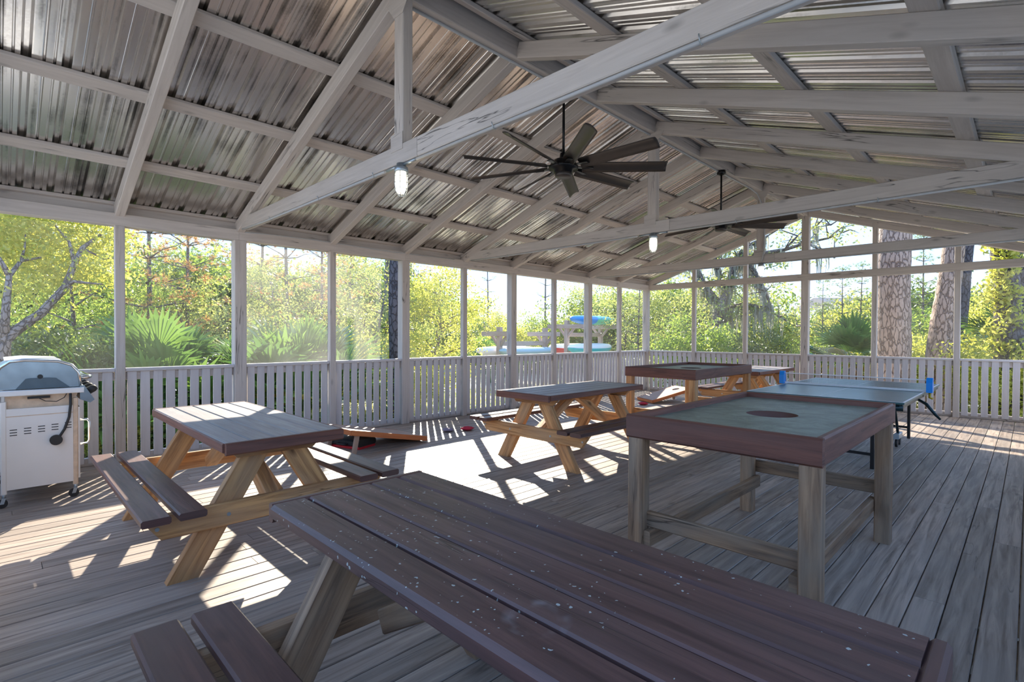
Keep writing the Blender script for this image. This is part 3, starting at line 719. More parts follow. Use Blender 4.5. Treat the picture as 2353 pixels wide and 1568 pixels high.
# ------------------------------------------------------------------ table tennis table
tt = empty('table_tennis_table', (5.37, 5.65, 0), label='dark green table tennis table with blue net clamps', cat='table')
hx = .765; HY = 1.43
for s in (-1, 1):
    a, b = (s * .006, s * HY); lo, hi = min(a, b), max(a, b)
    h = MB().box((-hx, lo, .742), (hx, hi, .762), ch=.002).build('tabletop_half', M['pptop'], tt)
    ln = MB()
    for xx in (-hx + .01, hx - .01): ln.box((xx - .01, lo, .7622), (xx + .01, hi, .7632), ch=.0002)
    ln.box((-.002, lo, .7622), (.002, hi, .7632), ch=.0002); ye = s * (HY - .01); ln.box((-hx, ye - .01, .7622), (hx, ye + .01, .7634), ch=.0002)
    ln.build('boundary_line', M['white'], h)
    fr = MB()
    for xx in (-hx + .03, hx - .03): fr.box((xx - .014, lo + .02 * 1, .695), (xx + .014, hi - .02, .741))
    for yy in (s * .06, s * (HY - .05)): fr.box((-hx + .03, yy - .014, .695), (hx - .03, yy + .014, .741))
    fr.build('steel_apron', M['navy'], tt)
    for q in (-1, 1):
        MB().box((q * .46 - .018, s * 1.18 - .018, 0), (q * .46 + .018, s * 1.18 + .018, .70)).build('leg', M['black'], tt)
        MB().tube([(q * .44, s * .12, .70), (q * .44, s * .48, .16)], .016, 8).build('folding_strut', M['navy'], tt)
        cs = MB(); cs.box((q * .44 - .03, s * .48 - .12, .10), (q * .44 + .03, s * .48 + .14, .17)); c_ = cs.build('wheel_bracket', M['galv'], tt)
        cw = MB()
        for yy in (-.09, .10): cw.tube([(q * .44 - .014, s * .48 + yy, .048), (q * .44 + .014, s * .48 + yy, .048)], .048, 14)
        cw.build('caster_wheel', M['rubber'], c_)
    MB().box((-.47, s * 1.18 - .012, .14), (.47, s * 1.18 + .012, .17)).build('leg_brace', M['black'], tt)
MB().tube([(hx - .02, -.35, .70), (hx + .06, -.40, .66), (hx + .14, -.40, .55), (hx + .18, -.38, .50)], [.016, .018, .016, .012], 8).build('release_lever', M['navy'], tt)
MB().tube([(-hx + .01, -HY + .04, .70), (hx - .01, -HY + .04, .70)], .03, 10).build('end_roll', M['navy'], tt)
net = MB(); nr = 14
net.box((-hx - .04, -.002, .765), (hx + .04, .002, .79)); 
for k in range(9): net.tube([(-hx - .04, 0, .79 + k * .013), (hx + .04, 0, .79 + k * .013)], .0007, 3)
for k in range(120): xx = -hx - .03 + k * (2 * hx + .06) / 119; net.tube([(xx, 0, .77), (xx, 0, .90)], .0006, 3)
no = net.build('net', M['navy'], tt)
MB().box((-hx - .05, -.004, .902), (hx + .05, .004, .914)).build('net_tape', M['white'], no)
MB().box((-hx - .03, -.006, .764), (hx + .03, .006, .790)).build('lower_net_band', M['white'], no)
for s in (-1, 1):
    c_ = MB(); xx = s * (hx + .045)
    c_.prism([(-.05, .76), (.05, .76), (.05, .84), (.03, .90), (.025, .935), (-.025, .935), (-.05, .88)], 0, xx - .03, xx + .03)
    cc = c_.build('net_clamp', M['blue'], tt); cc['label'] = 'bright blue net clamp'
    MB().tube([(xx, .0, .76), (xx, .0, .70), (xx + s * .03, .0, .69)], .014, 8).build('clamp_screw', M['yellow'], cc)

# ------------------------------------------------------------------ grill
g = empty('gas_grill', (1.17, -1.92, 0), label='old cream and stainless gas barbecue grill on casters by the railing', cat='grill')
# local: side panel at x=0 facing +x, body towards -x ; front towards +y
GW = 1.02; yb, yf = -.235, .235
m = MB(); m.box((-.022, yb + .012, .14), (-.004, yf - .012, .80), ch=.003).build('side_panel', M['enamel'], g)
vb = MB()
for k in range(5):
    y = -.165 + k * .085
    for j in range(3): vb.box((-.0042, y - .022, .625 - .022 * j + .006 * k), (-.0025, y + .022, .632 - .022 * j + .006 * k), ch=.0004)
vb.build('vent_slot', M['rubber'], g)
MB().box((-.0235, yb + .01, .735), (-.002, yf - .01, .742), ch=.001).build('rust_seam', M['rust'], g)
for (xx, yy) in ((-.02, yb + .012), (-.02, yf - .012), (-GW + .02, yb + .012), (-GW + .02, yf - .012)):
    MB().box((xx - .018, yy - .018, .11), (xx + .020, yy + .018, .86)).build('frame_leg', M['rust'] if (yy > 0 and xx > -.1) else M['enamel'], g)
MB().box((-GW, yb + .005, .14), (-GW + .02, yf - .012, .80)).build('side_panel', M['enamel'], g)
dr = MB(); dr.box((-GW + .04, yf - .005, .16), (-GW / 2 - .004, yf + .02, .78)).build('door', M['enamel'], g)
dr2 = MB(); dr2.box((-GW / 2 + .004, yf - .005, .16), (-.01, yf + .02, .78)); dr2 = dr2.build('door', M['enamel'], g)
MB().tube([(-.09, yf + .01, .66), (-.09, yf + .075, .655), (-.09, yf + .09, .63), (-.09, yf + .09, .47), (-.09, yf + .075, .445), (-.09, yf + .01, .44)], .009, 8).build('door_handle', M['chrome'], dr2)
MB().box((-GW + .03, yb + .02, .14), (-.03, yf - .02, .16)).build('bottom_shelf', M['enamel'], g)
bb = MB(); bb.prism([(yb + .03, .80), (yf - .02, .80), (yf + .01, .92), (yb + .02, .92)], 0, -GW + .06, -.035); bb.build('firebox', M['rust'], g)
MB().box((-.075, yb - .03, .905), (.02, yf + .045, .95), ch=.005).build('shelf_bracket', M['enamel'], g)
MB().box((-.03, yb - .045, .86), (.0, yb + .0, .91)).build('hinge_bracket', M['galv'], g)
# control panel on the front
cp = MB(); cp.prism([(yf + .02, .845), (yf + .09, .81), (yf + .12, .835), (yf + .05, .965), (yf + .02, .965)], 0, -GW + .03, -.01); cpo = cp.build('control_panel', M['steel'], g)
for k in range(4):
    kx = -.08 - k * .24
    a = Vector((kx, yf + .075, .905)); d = Vector((0, .86, .5)).normalized()
    MB().tube([a, a + d * .05, a + d * .075], [.034, .032, .022], 14).build('knob', M['rubber'], cpo)
# hood: rounded profile with a flat end plate
hp = [(yb - .02, .955), (yb - .035, 1.05), (yb - .01, 1.135), (yb + .05, 1.185), (yb + .14, 1.195), (yf - .12, 1.18), (yf - .03, 1.145), (yf + .015, 1.08), (yf + .03, .955)]
ho = MB(); ho.prism(hp, 0, -GW + .07, -.05); hob = ho.build('hood', M['steel'], g)
lip = MB()
lip.tube([(-.047, p[0], p[1]) for p in hp], .012, 6); lip.build('hood_rim', M['chrome'], hob)
br = MB(); br.prism([(-.15, .957), (-.09, 1.04), (-.06, 1.045), (.05, 1.045), (.10, 1.04), (.19, .957)], 0, -.049, -.034); br.build('pivot_bracket', M['steel_dark'], hob)
MB().tube([(-.04, 0, 1.055), (-.02, 0, 1.055)], .018, 12).build('pivot_bolt', M['rubber'], hob)
cr_ = MB(); cr_.prism([(yb + .02, 1.187), (yb + .14, 1.20), (yf - .10, 1.186), (yf - .10, 1.194), (yb + .14, 1.208), (yb + .02, 1.196)], 0, -GW + .1, -.08); cr_.build('hood_crown', M['enamel'], hob)
MB().tube([(-.14, yf + .01, 1.02), (-.14, yf + .075, 1.03), (-.17, yf + .10, 1.03), (-GW + .22, yf + .10, 1.03), (-GW + .19, yf + .075, 1.03), (-GW + .19, yf + .01, 1.02)], .019, 8).build('hood_handle', M['chrome'], hob)
MB().tube([(.006, yf - .045, .91), (.012, yf - .045, .80), (.014, yf - .055, .70), (.012, yf - .085, .60), (.012, yf - .115, .545), (.012, yf - .13, .52)], .010, 8).build('gas_hose', M['rubber'], g)
MB().tube([(.0, yf - .14, .515), (.035, yf - .14, .515)], .042, 20).build('regulator', M['rubber'], g)
MB().tube([(-.0, -.02, .885), (.0, .03, .85), (.0, .10, .84), (.0, .15, .87), (.0, .17, .91)], .0035, 6).build('ignition_wire', M['rubber'], g)
MB().box((-.03, -.08, .875), (.004, .06, .892)).build('drip_tray', M['rubber'], g)
for (xx, yy) in ((-.02, yb + .012), (-.02, yf - .012), (-GW + .02, yb + .012), (-GW + .02, yf - .012)):
    c_ = MB(); c_.tube([(xx, yy, .07), (xx, yy, .12)], .012, 8).prism([(yy - .025, .035), (yy + .0, .035), (yy + .012, .08), (yy - .012, .08)], 0, xx - .02, xx + .02)
    cb = c_.build('caster', M['galv'], g)
    MB().tube([(xx - .012, yy - .012, .036), (xx + .012, yy - .012, .036)], .036, 16).build('wheel', M['rubber'], cb)

# ------------------------------------------------------------------ cornhole boards, bags, case
def cornhole(o, low_dir, w_, ln, hi_z, label, fold=0):
    """o: centre of the low end on the floor, low_dir: direction from low end to high end"""
    ang = math.atan2(low_dir[1], low_dir[0])
    t = empty('cornhole_board', (o[0], o[1], 0), ang, label=label, cat='game board', group='sloping cornhole boards')
    h0 = .075; L = ln; hw = w_ / 2
    sl = (hi_z - h0) / L
    def zt(x): return h0 + sl * x
    b = MB(); N_ = 24; hc = Vector((L * .80, 0)); hr = .076
    top = []
    for z0 in (0, -.012):
        for k in range(N_):
            a = 2 * math.pi * k / N_; c, s = math.cos(a), math.sin(a)
            f = min(((L - hc.x) if c > 0 else hc.x) / abs(c) if abs(c) > 1e-6 else 1e9, hw / abs(s) if abs(s) > 1e-6 else 1e9)
            x, y = hc.x + c * f, s * f; b.v.append(Vector((x, y, zt(x) + z0)))
        for k in range(N_):
            a = 2 * math.pi * k / N_; x = hc.x + hr * math.cos(a); b.v.append(Vector((x, hr * math.sin(a), zt(x) + z0)))
    for cx_ in (0, L):
        for cy_ in (-hw, hw):
            for z0_, off in ((0, 0), (2 * N_, -.012)):
                i = min(range(N_), key=lambda k: (b.v[z0_ + k].x - cx_) ** 2 + (b.v[z0_ + k].y - cy_) ** 2)
                b.v[z0_ + i] = Vector((cx_, cy_, zt(cx_) + off))
    for k in range(N_):
        k2 = (k + 1) % N_
        for fc in ([k, k2, N_ + k2, N_ + k], [2 * N_ + k, 3 * N_ + k, 3 * N_ + k2, 2 * N_ + k2], [N_ + k, N_ + k2, 3 * N_ + k2, 3 * N_ + k]):
            b.face(fc, [(b.v[i].x * 1.0, b.v[i].y) for i in fc], (.5, .5))
    b.build('deck', M['corn'], t)
    for s in (-1, 1):
        MB().beam((0.0, s * (hw - .0), zt(0) - .030), (L, s * (hw - .0), zt(L) - .030), .02, .062, ch=.003).build('side_rail', M['orange'], t)
    MB().beam((L + .0, -hw, zt(L) - .032), (L + .0, hw, zt(L) - .032), .02, .062, ch=.003).build('end_rail', M['orange'], t)
    MB().beam((.0, -hw, zt(0) - .034), (.0, hw, zt(0) - .034), .02, .058, ch=.003).build('end_rail', M['orange'], t)
    for s in (-1, 1):
        xl = L - .10
        MB().beam((xl, s * (hw - .035), zt(xl) - .035), (xl + .05, s * (hw - .035), .004), .032, .055, ch=.003).build('folding_leg', M['corn'], t)
    return t
cornhole((1.05, 1.83), (.05, -1.0), .66, 1.10, .30, 'orange-edged cornhole board lying beside the picnic table end by the left railing')
cornhole((1.22, 7.62), (.45, .86), .60, .95, .30, 'orange-edged cornhole board near the far corner of the deck')

def bag(loc, rz_, mat, label, s=1.0):
    b = MB(); n = 8
    base = 0
    for side in (1, -1):
        for i in range(n + 1):
            for j in range(n + 1):
                u, v = i / n * 2 - 1, j / n * 2 - 1
                f = (1 - u * u) ** .45 * (1 - v * v) ** .45
                b.v.append(Vector((u * .075 * s, v * .075 * s, .026 * s + side * .026 * s * f + .004 * math.sin(9 * u + 5 * v) * f)))
    def q(s_, i, j): return s_ * (n + 1) ** 2 + i * (n + 1) + j
    for s_ in (0, 1):
        for i in range(n):
            for j in range(n):
                b.face([q(s_, i, j), q(s_, i + 1, j), q(s_, i + 1, j + 1), q(s_, i, j + 1)], [(0, 0)] * 4, smooth=True)
    o = b.build('bean_bag', mat); o.location = loc; o.rotation_euler = (0, 0, rz_); tag(o, label, 'bean bag', 'bean bags left on the deck')
    return o
bag((1.12, 2.77, .002), .4, M['cloth_red'], 'red bean bag on the deck among the stripes of light by the left railing', 1.1)
bag((1.00, 2.50, .002), 1.1, M['cloth_grey'], 'grey-purple bean bag touching the red one on the deck', 1.0)
bag((1.44, 7.18, .002), .9, M['cloth_red'], 'red bean bag in front of the far cornhole board', 1.15)

cs = empty('tool_case', (.93, 1.02, 0), .35, label='black plastic case with red trim under the near cornhole board', cat='case')
b = MB(); b.box((-.25, -.16, .03), (.25, .16, .115), ch=.02).build('shell', M['case'], cs)
b = MB(); b.box((-.245, -.155, .0), (.245, .155, .030), ch=.010).build('red_trim', M['red'], cs)
b = MB(); b.tube([(-.07, -.16, .06), (-.07, -.20, .06), (.07, -.20, .06), (.07, -.16, .06)], .010, 8).build('handle', M['case'], cs)

# ================================================================== OUTSIDE
GZ = -0.45
gm = MB(); s_ = 4; 
rg_ = random.Random(2)
NG = 60
for i in range(NG + 1):
    for j in range(NG + 1):
        x = -70 + 150 * i / NG; y = -40 + 150 * j / NG
        gm.v.append(Vector((x, y, GZ + .05 * math.sin(x * .9) * math.cos(y * .7) + rg_.uniform(-.02, .02))))
for i in range(NG):
    for j in range(NG):
        a = i * (NG + 1) + j; gm.face([a, a + NG + 1, a + NG + 2, a + 1], [(0, 0)] * 4, smooth=True)
tag(gm.build('ground', M['ground']), 'leaf-littered sandy ground around the pavilion', kind='structure')

# ---- plant generators
def leaf_cloud(mb, blobs, size, rnd, droop=.0, aspect=.45):
    """blobs: (centre, radii(3), count)"""
    for (c, r, cnt) in blobs:
        c = Vector(c)
        for _ in range(cnt):
            while True:
                p = Vector((rnd.uniform(-1, 1), rnd.uniform(-1, 1), rnd.uniform(-1, 1)))
                if p.length < 1: break
            p *= .55 + .45 * (p.length)
            P = c + Vector((p.x * r[0], p.y * r[1], p.z * r[2]))
            d = Vector((rnd.gauss(0, 1), rnd.gauss(0, 1), rnd.gauss(0, 1) - droop)).normalized()
            t = d.cross(Vector((rnd.gauss(0, 1), rnd.gauss(0, 1), rnd.gauss(0, 1)))).normalized()
            s = size * rnd.uniform(.6, 1.3)
            b = len(mb.v)
            mb.v += [P - d * s, P + t * s * aspect, P + d * s, P - t * s * aspect]
            mb.f.append([b, b + 1, b + 2, b + 3]); mb.r.append((rnd.random(), rnd.random())); mb.sm.append(False)
def limb_pts(a, b, n, wob, rnd):
    a = Vector(a); b = Vector(b); out = [a]
    for i in range(1, n):
        t = i / n; out.append(a.lerp(b, t) + Vector((rnd.uniform(-1, 1), rnd.uniform(-1, 1), rnd.uniform(-.6, .8))) * wob * (b - a).length)
    out.append(b); return out
def broad_meshes(seed, h, cr, leaf, nleaf, lm, bm_, stem=.07, low=.25, limbs=11, moss=None):
    """returns (trunk mesh, foliage mesh, moss mesh or None) with the base at the origin"""
    rnd = random.Random(seed); tr = MB(); fo = MB(); blobs = []; tips = []
    top = Vector((rnd.uniform(-.15, .15) * h, rnd.uniform(-.15, .15) * h, h * .8))
    spine = limb_pts((0, 0, -.05), top, 5, .05, rnd)
    tr.tube(spine, [stem * (1 - .8 * i / 5) for i in range(6)], 7)
    for k in range(limbs):
        t = low + (1 - low) * (k + rnd.random() * .6) / limbs; t = min(t, .98)
        i = min(int(t * 5), 4); base = spine[i].lerp(spine[i + 1], t * 5 - i)
        a = k * 2.4 + rnd.uniform(-.4, .4); rr_ = cr * (1.05 - .55 * abs(t - .55)) * rnd.uniform(.6, 1.0)
        tip = base + Vector((math.cos(a) * rr_, math.sin(a) * rr_, rnd.uniform(.05, .45) * rr_ + .05 * h))
        pts = limb_pts(base, tip, 4, .09, rnd); r0 = stem * (1 - .75 * t) * .6
        tr.tube(pts, [r0, r0 * .75, r0 * .5, r0 * .35, r0 * .15], 5)
        for (p, f) in ((pts[2], .7), (pts[3], .9), (tip, 1.0)):
            blobs.append((p, (cr * .32 * f, cr * .32 * f, cr * .24 * f))); tips.append(p)
        for q in range(2):
            e = pts[2 + q] + Vector((rnd.uniform(-1, 1), rnd.uniform(-1, 1), rnd.uniform(-.2, .9))) * cr * .35
            tr.tube([pts[2 + q], pts[2 + q].lerp(e, .5) + Vector((0, 0, .03)), e], [r0 * .4, r0 * .25, r0 * .08], 4); blobs.append((e, (cr * .25,) * 3))
    per = max(1, nleaf // len(blobs))
    leaf_cloud(fo, [(c, r, per) for (c, r) in blobs], leaf, rnd)
    mo = None
    if moss:
        mo = MB()
        for _ in range(moss):
            p = rnd.choice(tips) + Vector((rnd.uniform(-.3, .3), rnd.uniform(-.3, .3), rnd.uniform(-.1, .1))) * cr * .3
            ln = rnd.uniform(.25, .9); n = 4; prev = None; w0 = rnd.uniform(.012, .035); sd_ = rnd.uniform(0, 3.14)
            dx, dy = math.cos(sd_), math.sin(sd_)
            for strand in range(3):
                b = len(mo.v); ox, oy = rnd.uniform(-.06, .06), rnd.uniform(-.06, .06)
                for i in range(n + 1):
                    t = i / n; ww = w0 * (1 - t) + .002
                    q = p + Vector((ox + rnd.uniform(-.02, .02), oy + rnd.uniform(-.02, .02), -ln * t))
                    mo.v += [q + Vector((dx, dy, 0)) * ww, q - Vector((dx, dy, 0)) * ww]
                for i in range(n):
                    mo.f.append([b + 2 * i, b + 2 * i + 1, b + 2 * i + 3, b + 2 * i + 2]); mo.r.append((rnd.random(), 0)); mo.sm.append(False)
        mo = mo.raw('moss', M['moss'])
    return tr.mesh('trunk', M[bm_]), fo.raw('foliage', M[lm]), mo
def pine_meshes(seed, h, cr, lm='needle', bm_='oakbark', stem=.09, low=.35, whorls=9, nb=5, tuft=.16, dens=22, bare=0.0):
    rnd = random.Random(seed); tr = MB(); fo = MB()
    lean = Vector((rnd.uniform(-.03, .03) * h, rnd.uniform(-.03, .03) * h, 0))
    sp = [Vector((0, 0, -.05)) + lean * (i / 6) ** 2 + Vector((0, 0, h * i / 6)) for i in range(7)]
    tr.tube(sp, [stem * (1 - .88 * i / 6) for i in range(7)], 8)
    for k in range(whorls):
        t = low + (1 - low) * (k + .5) / whorls
        c = lean * t * t + Vector((0, 0, h * t))
        for j in range(nb):
            a = j * 2 * math.pi / nb + k * .7 + rnd.uniform(-.3, .3); L = cr * (1.1 - t * .75) * rnd.uniform(.6, 1.1)
            tip = c + Vector((math.cos(a) * L, math.sin(a) * L, L * rnd.uniform(.05, .5)))
            pts = limb_pts(c, tip, 3, .06, rnd); r0 = stem * (1 - t) * .38 + .008
            tr.tube(pts, [r0, r0 * .7, r0 * .45, r0 * .2], 5)
            if rnd.random() < bare: continue
            for s in range(5):
                f = .45 + .55 * s / 4; q = pts[min(2, int(f * 3))].lerp(pts[min(3, int(f * 3) + 1)], f * 3 - int(f * 3)) if f < 1 else tip
                q = q + Vector((rnd.gauss(0, .08), rnd.gauss(0, .08), rnd.gauss(.03, .06))) * cr
                for n_ in range(dens):
                    d = Vector((rnd.gauss(0, 1), rnd.gauss(0, 1), rnd.gauss(.35, .8))).normalized(); u = d.cross(Vector((rnd.gauss(0, 1), rnd.gauss(0, 1), .3))).normalized()
                    ln = tuft * rnd.uniform(.7, 1.3); b = len(fo.v)
                    fo.v += [q - u * .006, q + u * .006, q + d * ln]
                    fo.f.append([b, b + 1, b + 2]); fo.r.append((rnd.random(), 0)); fo.sm.append(False)
    return tr.mesh('trunk', M[bm_]), fo.raw('foliage', M[lm]), None
def frond(mb, base, d, ln, fan_r, rnd, nseg=22, spread=2.5, droop=.25):
    """fan palm frond: petiole from base along d, then a folded fan of pointed segments"""
    d = d.normalized(); tip = base + d * ln + Vector((0, 0, -.12 * ln))
    side = d.cross(Vector((0, 0, 1)))
    if side.length < .1: side = Vector((1, 0, 0))
    side.normalize(); up = side.cross(d).normalized()
    b = len(mb.v); w_ = .010
    mb.v += [base + side * w_, base - side * w_, tip - side * w_, tip + side * w_]; mb.f.append([b, b + 1, b + 2, b + 3]); mb.r.append((rnd.random(), 0)); mb.sm.append(False)
    r_ = rnd.random()
    tilt = rnd.uniform(-.4, .4)
    for k in range(nseg):
        a = -spread / 2 + spread * k / (nseg - 1)
        e = d * math.cos(a) + side * math.sin(a) * math.cos(tilt) + up * math.sin(a) * math.sin(tilt)
        L = fan_r * (1 - .25 * abs(a) / (spread / 2)) * rnd.uniform(.9, 1.08)
        perp = (side * math.cos(a) - d * math.sin(a)); hwid = L * spread / nseg * .40
        mid = tip + e * L * .6 + up * (.02 if k % 2 else -.01); end = tip + e * L - Vector((0, 0, droop * L * rnd.uniform(.3, 1.0)))
        b = len(mb.v)
        mb.v += [tip, mid + perp * hwid, end, mid - perp * hwid]
        mb.f.append([b, b + 1, b + 2, b + 3]); mb.r.append((min(1, r_ * .6 + rnd.random() * .4), 0)); mb.sm.append(False)
def palmetto(name, label, loc, n, ln, fr, seed, lm='palm', trunk=0.0, dead=0, gold=0, group=None):
    rnd = random.Random(seed); t = empty(name, loc, label=label, cat='palm', group=group)
    if trunk:
        MB().tube([(0, 0, -.1), (.02, 0, trunk * .5), (0, .02, trunk)], [.13, .12, .13], 10).build('trunk', M['oakbark'], t)
    def make(cnt, mat, nm, elo, ehi):
        mb = MB()
        for k in range(cnt):
            a = k * 2.4 + rnd.uniform(-.3, .3); el = rnd.uniform(elo, ehi)
            d = Vector((math.cos(a) * math.cos(el), math.sin(a) * math.cos(el), math.sin(el)))
            frond(mb, Vector((0, 0, trunk)), d, ln * rnd.uniform(.7, 1.1), fr * rnd.uniform(.8, 1.1), rnd)
        o = bpy.data.objects.new(nm, mb.raw(nm, M[mat])); COL.objects.link(o); o.parent = t
    make(n, lm, 'fronds', .0, 1.45)
    if gold: make(gold, 'palm_gold', 'golden_fronds', -.1, .7)
    if dead: make(dead, 'palm_dead', 'dead_fronds', -1.1, -.1)
    return t
def plant(name, meshes, loc, label, cat='tree', group=None, rz_=0.0, sc=1.0):
    t = empty(name, loc, rz_, label=label, cat=cat, group=group); t.scale = (sc, sc, sc)
    for nm, me in zip(('trunk', 'foliage', 'moss'), meshes):
        if me is None: continue
        o = bpy.data.objects.new(nm, me); COL.objects.link(o); o.parent = t
        if nm == 'moss': o['kind'] = 'stuff'
    return t

T = {}
T['yellow'] = [broad_meshes(11 + i, 5.2, 2.1, .055, 9000, 'leaf_yellow', 'oakbark', .09, .15, 14) for i in range(2)]
T['green'] = [broad_meshes(21 + i, 5.5, 2.2, .06, 8000, 'leaf_green', 'oakbark', .10, .12, 14) for i in range(2)]
T['soft'] = [broad_meshes(31 + i, 5.5, 2.3, .06, 7000, 'leaf_soft', 'oakbark', .08, .12, 14) for i in range(2)]
T['bush'] = [broad_meshes(41 + i, 2.2, 1.5, .05, 6000, 'leaf_green', 'oakbark', .04, .05, 12) for i in range(2)]
T['ybush'] = [broad_meshes(51 + i, 2.0, 1.5, .05, 6000, 'leaf_yellow', 'oakbark', .04, .05, 12) for i in range(2)]
T['dbush'] = [broad_meshes(61, 2.0, 1.4, .05, 6000, 'leaf_dark', 'oakbark', .04, .05, 12)]
T['oak'] = [broad_meshes(71, 7.5, 4.2, .07, 6500, 'leaf_soft', 'oakbark', .20, .22, 12, moss=260)]
T['pine'] = [pine_meshes(81 + i, 7.5, 1.5) for i in range(2)]
T['brownpine'] = [pine_meshes(91 + i, 8.0, 1.7, 'needle_brown', low=.25, dens=30) for i in range(2)]
T['barepine'] = [pine_meshes(95, 8.5, 1.3, 'needle', low=.4, whorls=7, nb=4, dens=9, bare=.6)]

# left: gnarled yellow-green tree close to the railing, its limbs laid out along the picture of the real one
def P3(px, py, d): return loc_at(px, d, z_at(px, py, d))
rnd = random.Random(101)
gt_loc = P3(2, 880, 8.6); gt = empty('gnarled_tree', (gt_loc.x, gt_loc.y, GZ), label='gnarled yellow-green tree with crooked limbs behind the grill', cat='tree')
tr = MB(); fo = MB(); off = Vector((gt_loc.x, gt_loc.y, GZ))
paths = [([(2, 1000, 8.6), (3, 860, 8.6), (8, 790, 8.6), (30, 770, 8.7), (95, 725, 8.8), (150, 665, 9.0), (172, 610, 9.2), (190, 575, 9.4), (232, 545, 9.6)], .085),
         ([(150, 665, 9.0), (170, 652, 9.0), (200, 655, 8.9), (238, 658, 8.8)], .03),
         ([(8, 790, 8.6), (15, 700, 8.8), (22, 640, 9.0), (50, 605, 9.2), (95, 597, 9.3)], .05),
         ([(22, 640, 9.0), (0, 600, 9.1), (-40, 560, 9.2)], .035),
         ([(172, 610, 9.2), (160, 560, 9.4), (125, 520, 9.6)], .03),
         ([(50, 605, 9.2), (58, 575, 9.3), (60, 545, 9.4)], .02),
         ([(190, 575, 9.4), (240, 600, 9.4), (262, 598, 9.4)], .018)]
blobs = []
for pts, r0 in paths:
    P = [P3(*q) - off for q in pts]; n = len(P)
    tr.tube(P, [max(.008, r0 * (1 - .75 * i / (n - 1))) for i in range(n)], 7)
    for q in P[max(1, n // 3):]: 
        blobs.append((q + Vector((-.25, .15, .22)), (.35, .35, .25), 110))
for k in range(48):
    px, py = rnd.uniform(-60, 262), 480 + 190 * rnd.random() ** 1.5
    if px > 200 and py < 560 and rnd.random() < .5: continue
    q = P3(px, py, rnd.uniform(9.4, 11.6)) - off; blobs.append((q, (.42, .42, .30), 300))
leaf_cloud(fo, blobs, .036, rnd)
tr.build('trunk', M['oakbark'], gt); o = bpy.data.objects.new('foliage', fo.raw('foliage', M['leaf_yellow'])); COL.objects.link(o); o.parent = gt

# near pine trunks
def trunk_tree(name, label, pts, rads, bark_, crown=None, seed=1):
    base = Vector(pts[0]); t = empty(name, (base.x, base.y, GZ), label=label, cat='tree'); off = Vector((base.x, base.y, GZ))
    rnd = random.Random(seed); m = MB(); P = []; Rr = []
    for i in range(len(pts) - 1):
        for k in range(6):
            f = k / 6; P.append(Vector(pts[i]).lerp(Vector(pts[i + 1]), f) - off); Rr.append((rads[i] * (1 - f) + rads[i + 1] * f) * rnd.uniform(.97, 1.03))
    P.append(Vector(pts[-1]) - off); Rr.append(rads[-1])
    m.tube(P, Rr, 22); m.build('trunk', M[bark_], t)
    if crown:
        _, fm, _ = pine_meshes(seed, 6, 3.2, 'needle', tuft=.3, low=.2, whorls=6, nb=5, dens=30)
        o = bpy.data.objects.new('foliage', fm); COL.objects.link(o); o.parent = t; o.location = P[-1] - Vector((0, 0, crown))
    return t
def tp(px, py, d): return P3(px, py, d)
trunk_tree('pine_tree', 'thick straight pine trunk with plated bark right of the gable centre', [loc_at(2052, 14.5, GZ - .1), tp(2052, 812, 14.5), tp(2049, 620, 14.5), tp(2054, 520, 14.5), tp(2056, 300, 14.5), tp(2056, 60, 14.5)], [.40, .34, .325, .31, .29, .2], 'pinebark', crown=2, seed=301)
trunk_tree('pine_tree', 'leaning pine trunk bending right, right of the thickest trunk', [loc_at(2152, 15, GZ - .1), tp(2160, 812, 15), tp(2172, 700, 15), tp(2185, 600, 15), tp(2192, 520, 15), tp(2200, 300, 15), tp(2205, 80, 15)], [.30, .26, .23, .20, .19, .17, .12], 'pinebark', crown=2, seed=302)
trunk_tree('pine_tree', 'slim pine trunk crossing behind the leaning trunk', [loc_at(2188, 18, GZ - .1), tp(2192, 812, 18), tp(2203, 700, 18), tp(2213, 560, 18), tp(2218, 350, 18), tp(2222, 100, 18)], [.24, .22, .20, .19, .17, .1], 'darkbark', crown=2, seed=303)
vt = trunk_tree('vine_covered_tree', 'tree trunk wrapped in leafy vines near the right edge', [loc_at(2325, 15.5, GZ - .1), tp(2318, 780, 15.5), tp(2310, 640, 15.5), tp(2300, 580, 15.5), tp(2300, 380, 15.5)], [.28, .25, .22, .20, .16], 'darkbark')
fo = MB(); rnd = random.Random(9); off = Vector(vt.location)
leaf_cloud(fo, [(tp(2308 + rnd.uniform(-22, 22), py, 15.3) - off, (.30, .30, .25), 150) for py in (600, 625, 650, 575, 680, 700, 730, 750, 780, 800, 560, 545, 530, 610, 665)], .06, rnd)
o = bpy.data.objects.new('vines', fo.raw('vines', M['leaf_yellow'])); COL.objects.link(o); o.parent = vt
trunk_tree('pine_tree', 'dark trunk cut by the right edge of the view', [loc_at(2352, 17, GZ - .1), tp(2352, 700, 17), tp(2354, 560, 17), tp(2356, 300, 17)], [.22, .2, .19, .15], 'darkbark')
trunk_tree('pine_tree', 'dark blue-grey pine trunk close outside the left railing, seen through the torn screen', [loc_at(911, 10.6, GZ - .1), tp(909, 828, 10.6), tp(906, 720, 10.6), tp(907, 600, 10.6), tp(909, 400, 10.6), tp(912, 100, 10.6)], [.14, .125, .115, .11, .10, .06], 'darkbark', crown=1.5, seed=305)
trunk_tree('pine_tree', 'thin grey trunk just left of the dark pine trunk', [loc_at(890, 17, GZ - .1), tp(890, 740, 17), tp(889, 600, 17), tp(888, 430, 17)], [.08, .07, .06, .05], 'oakbark')

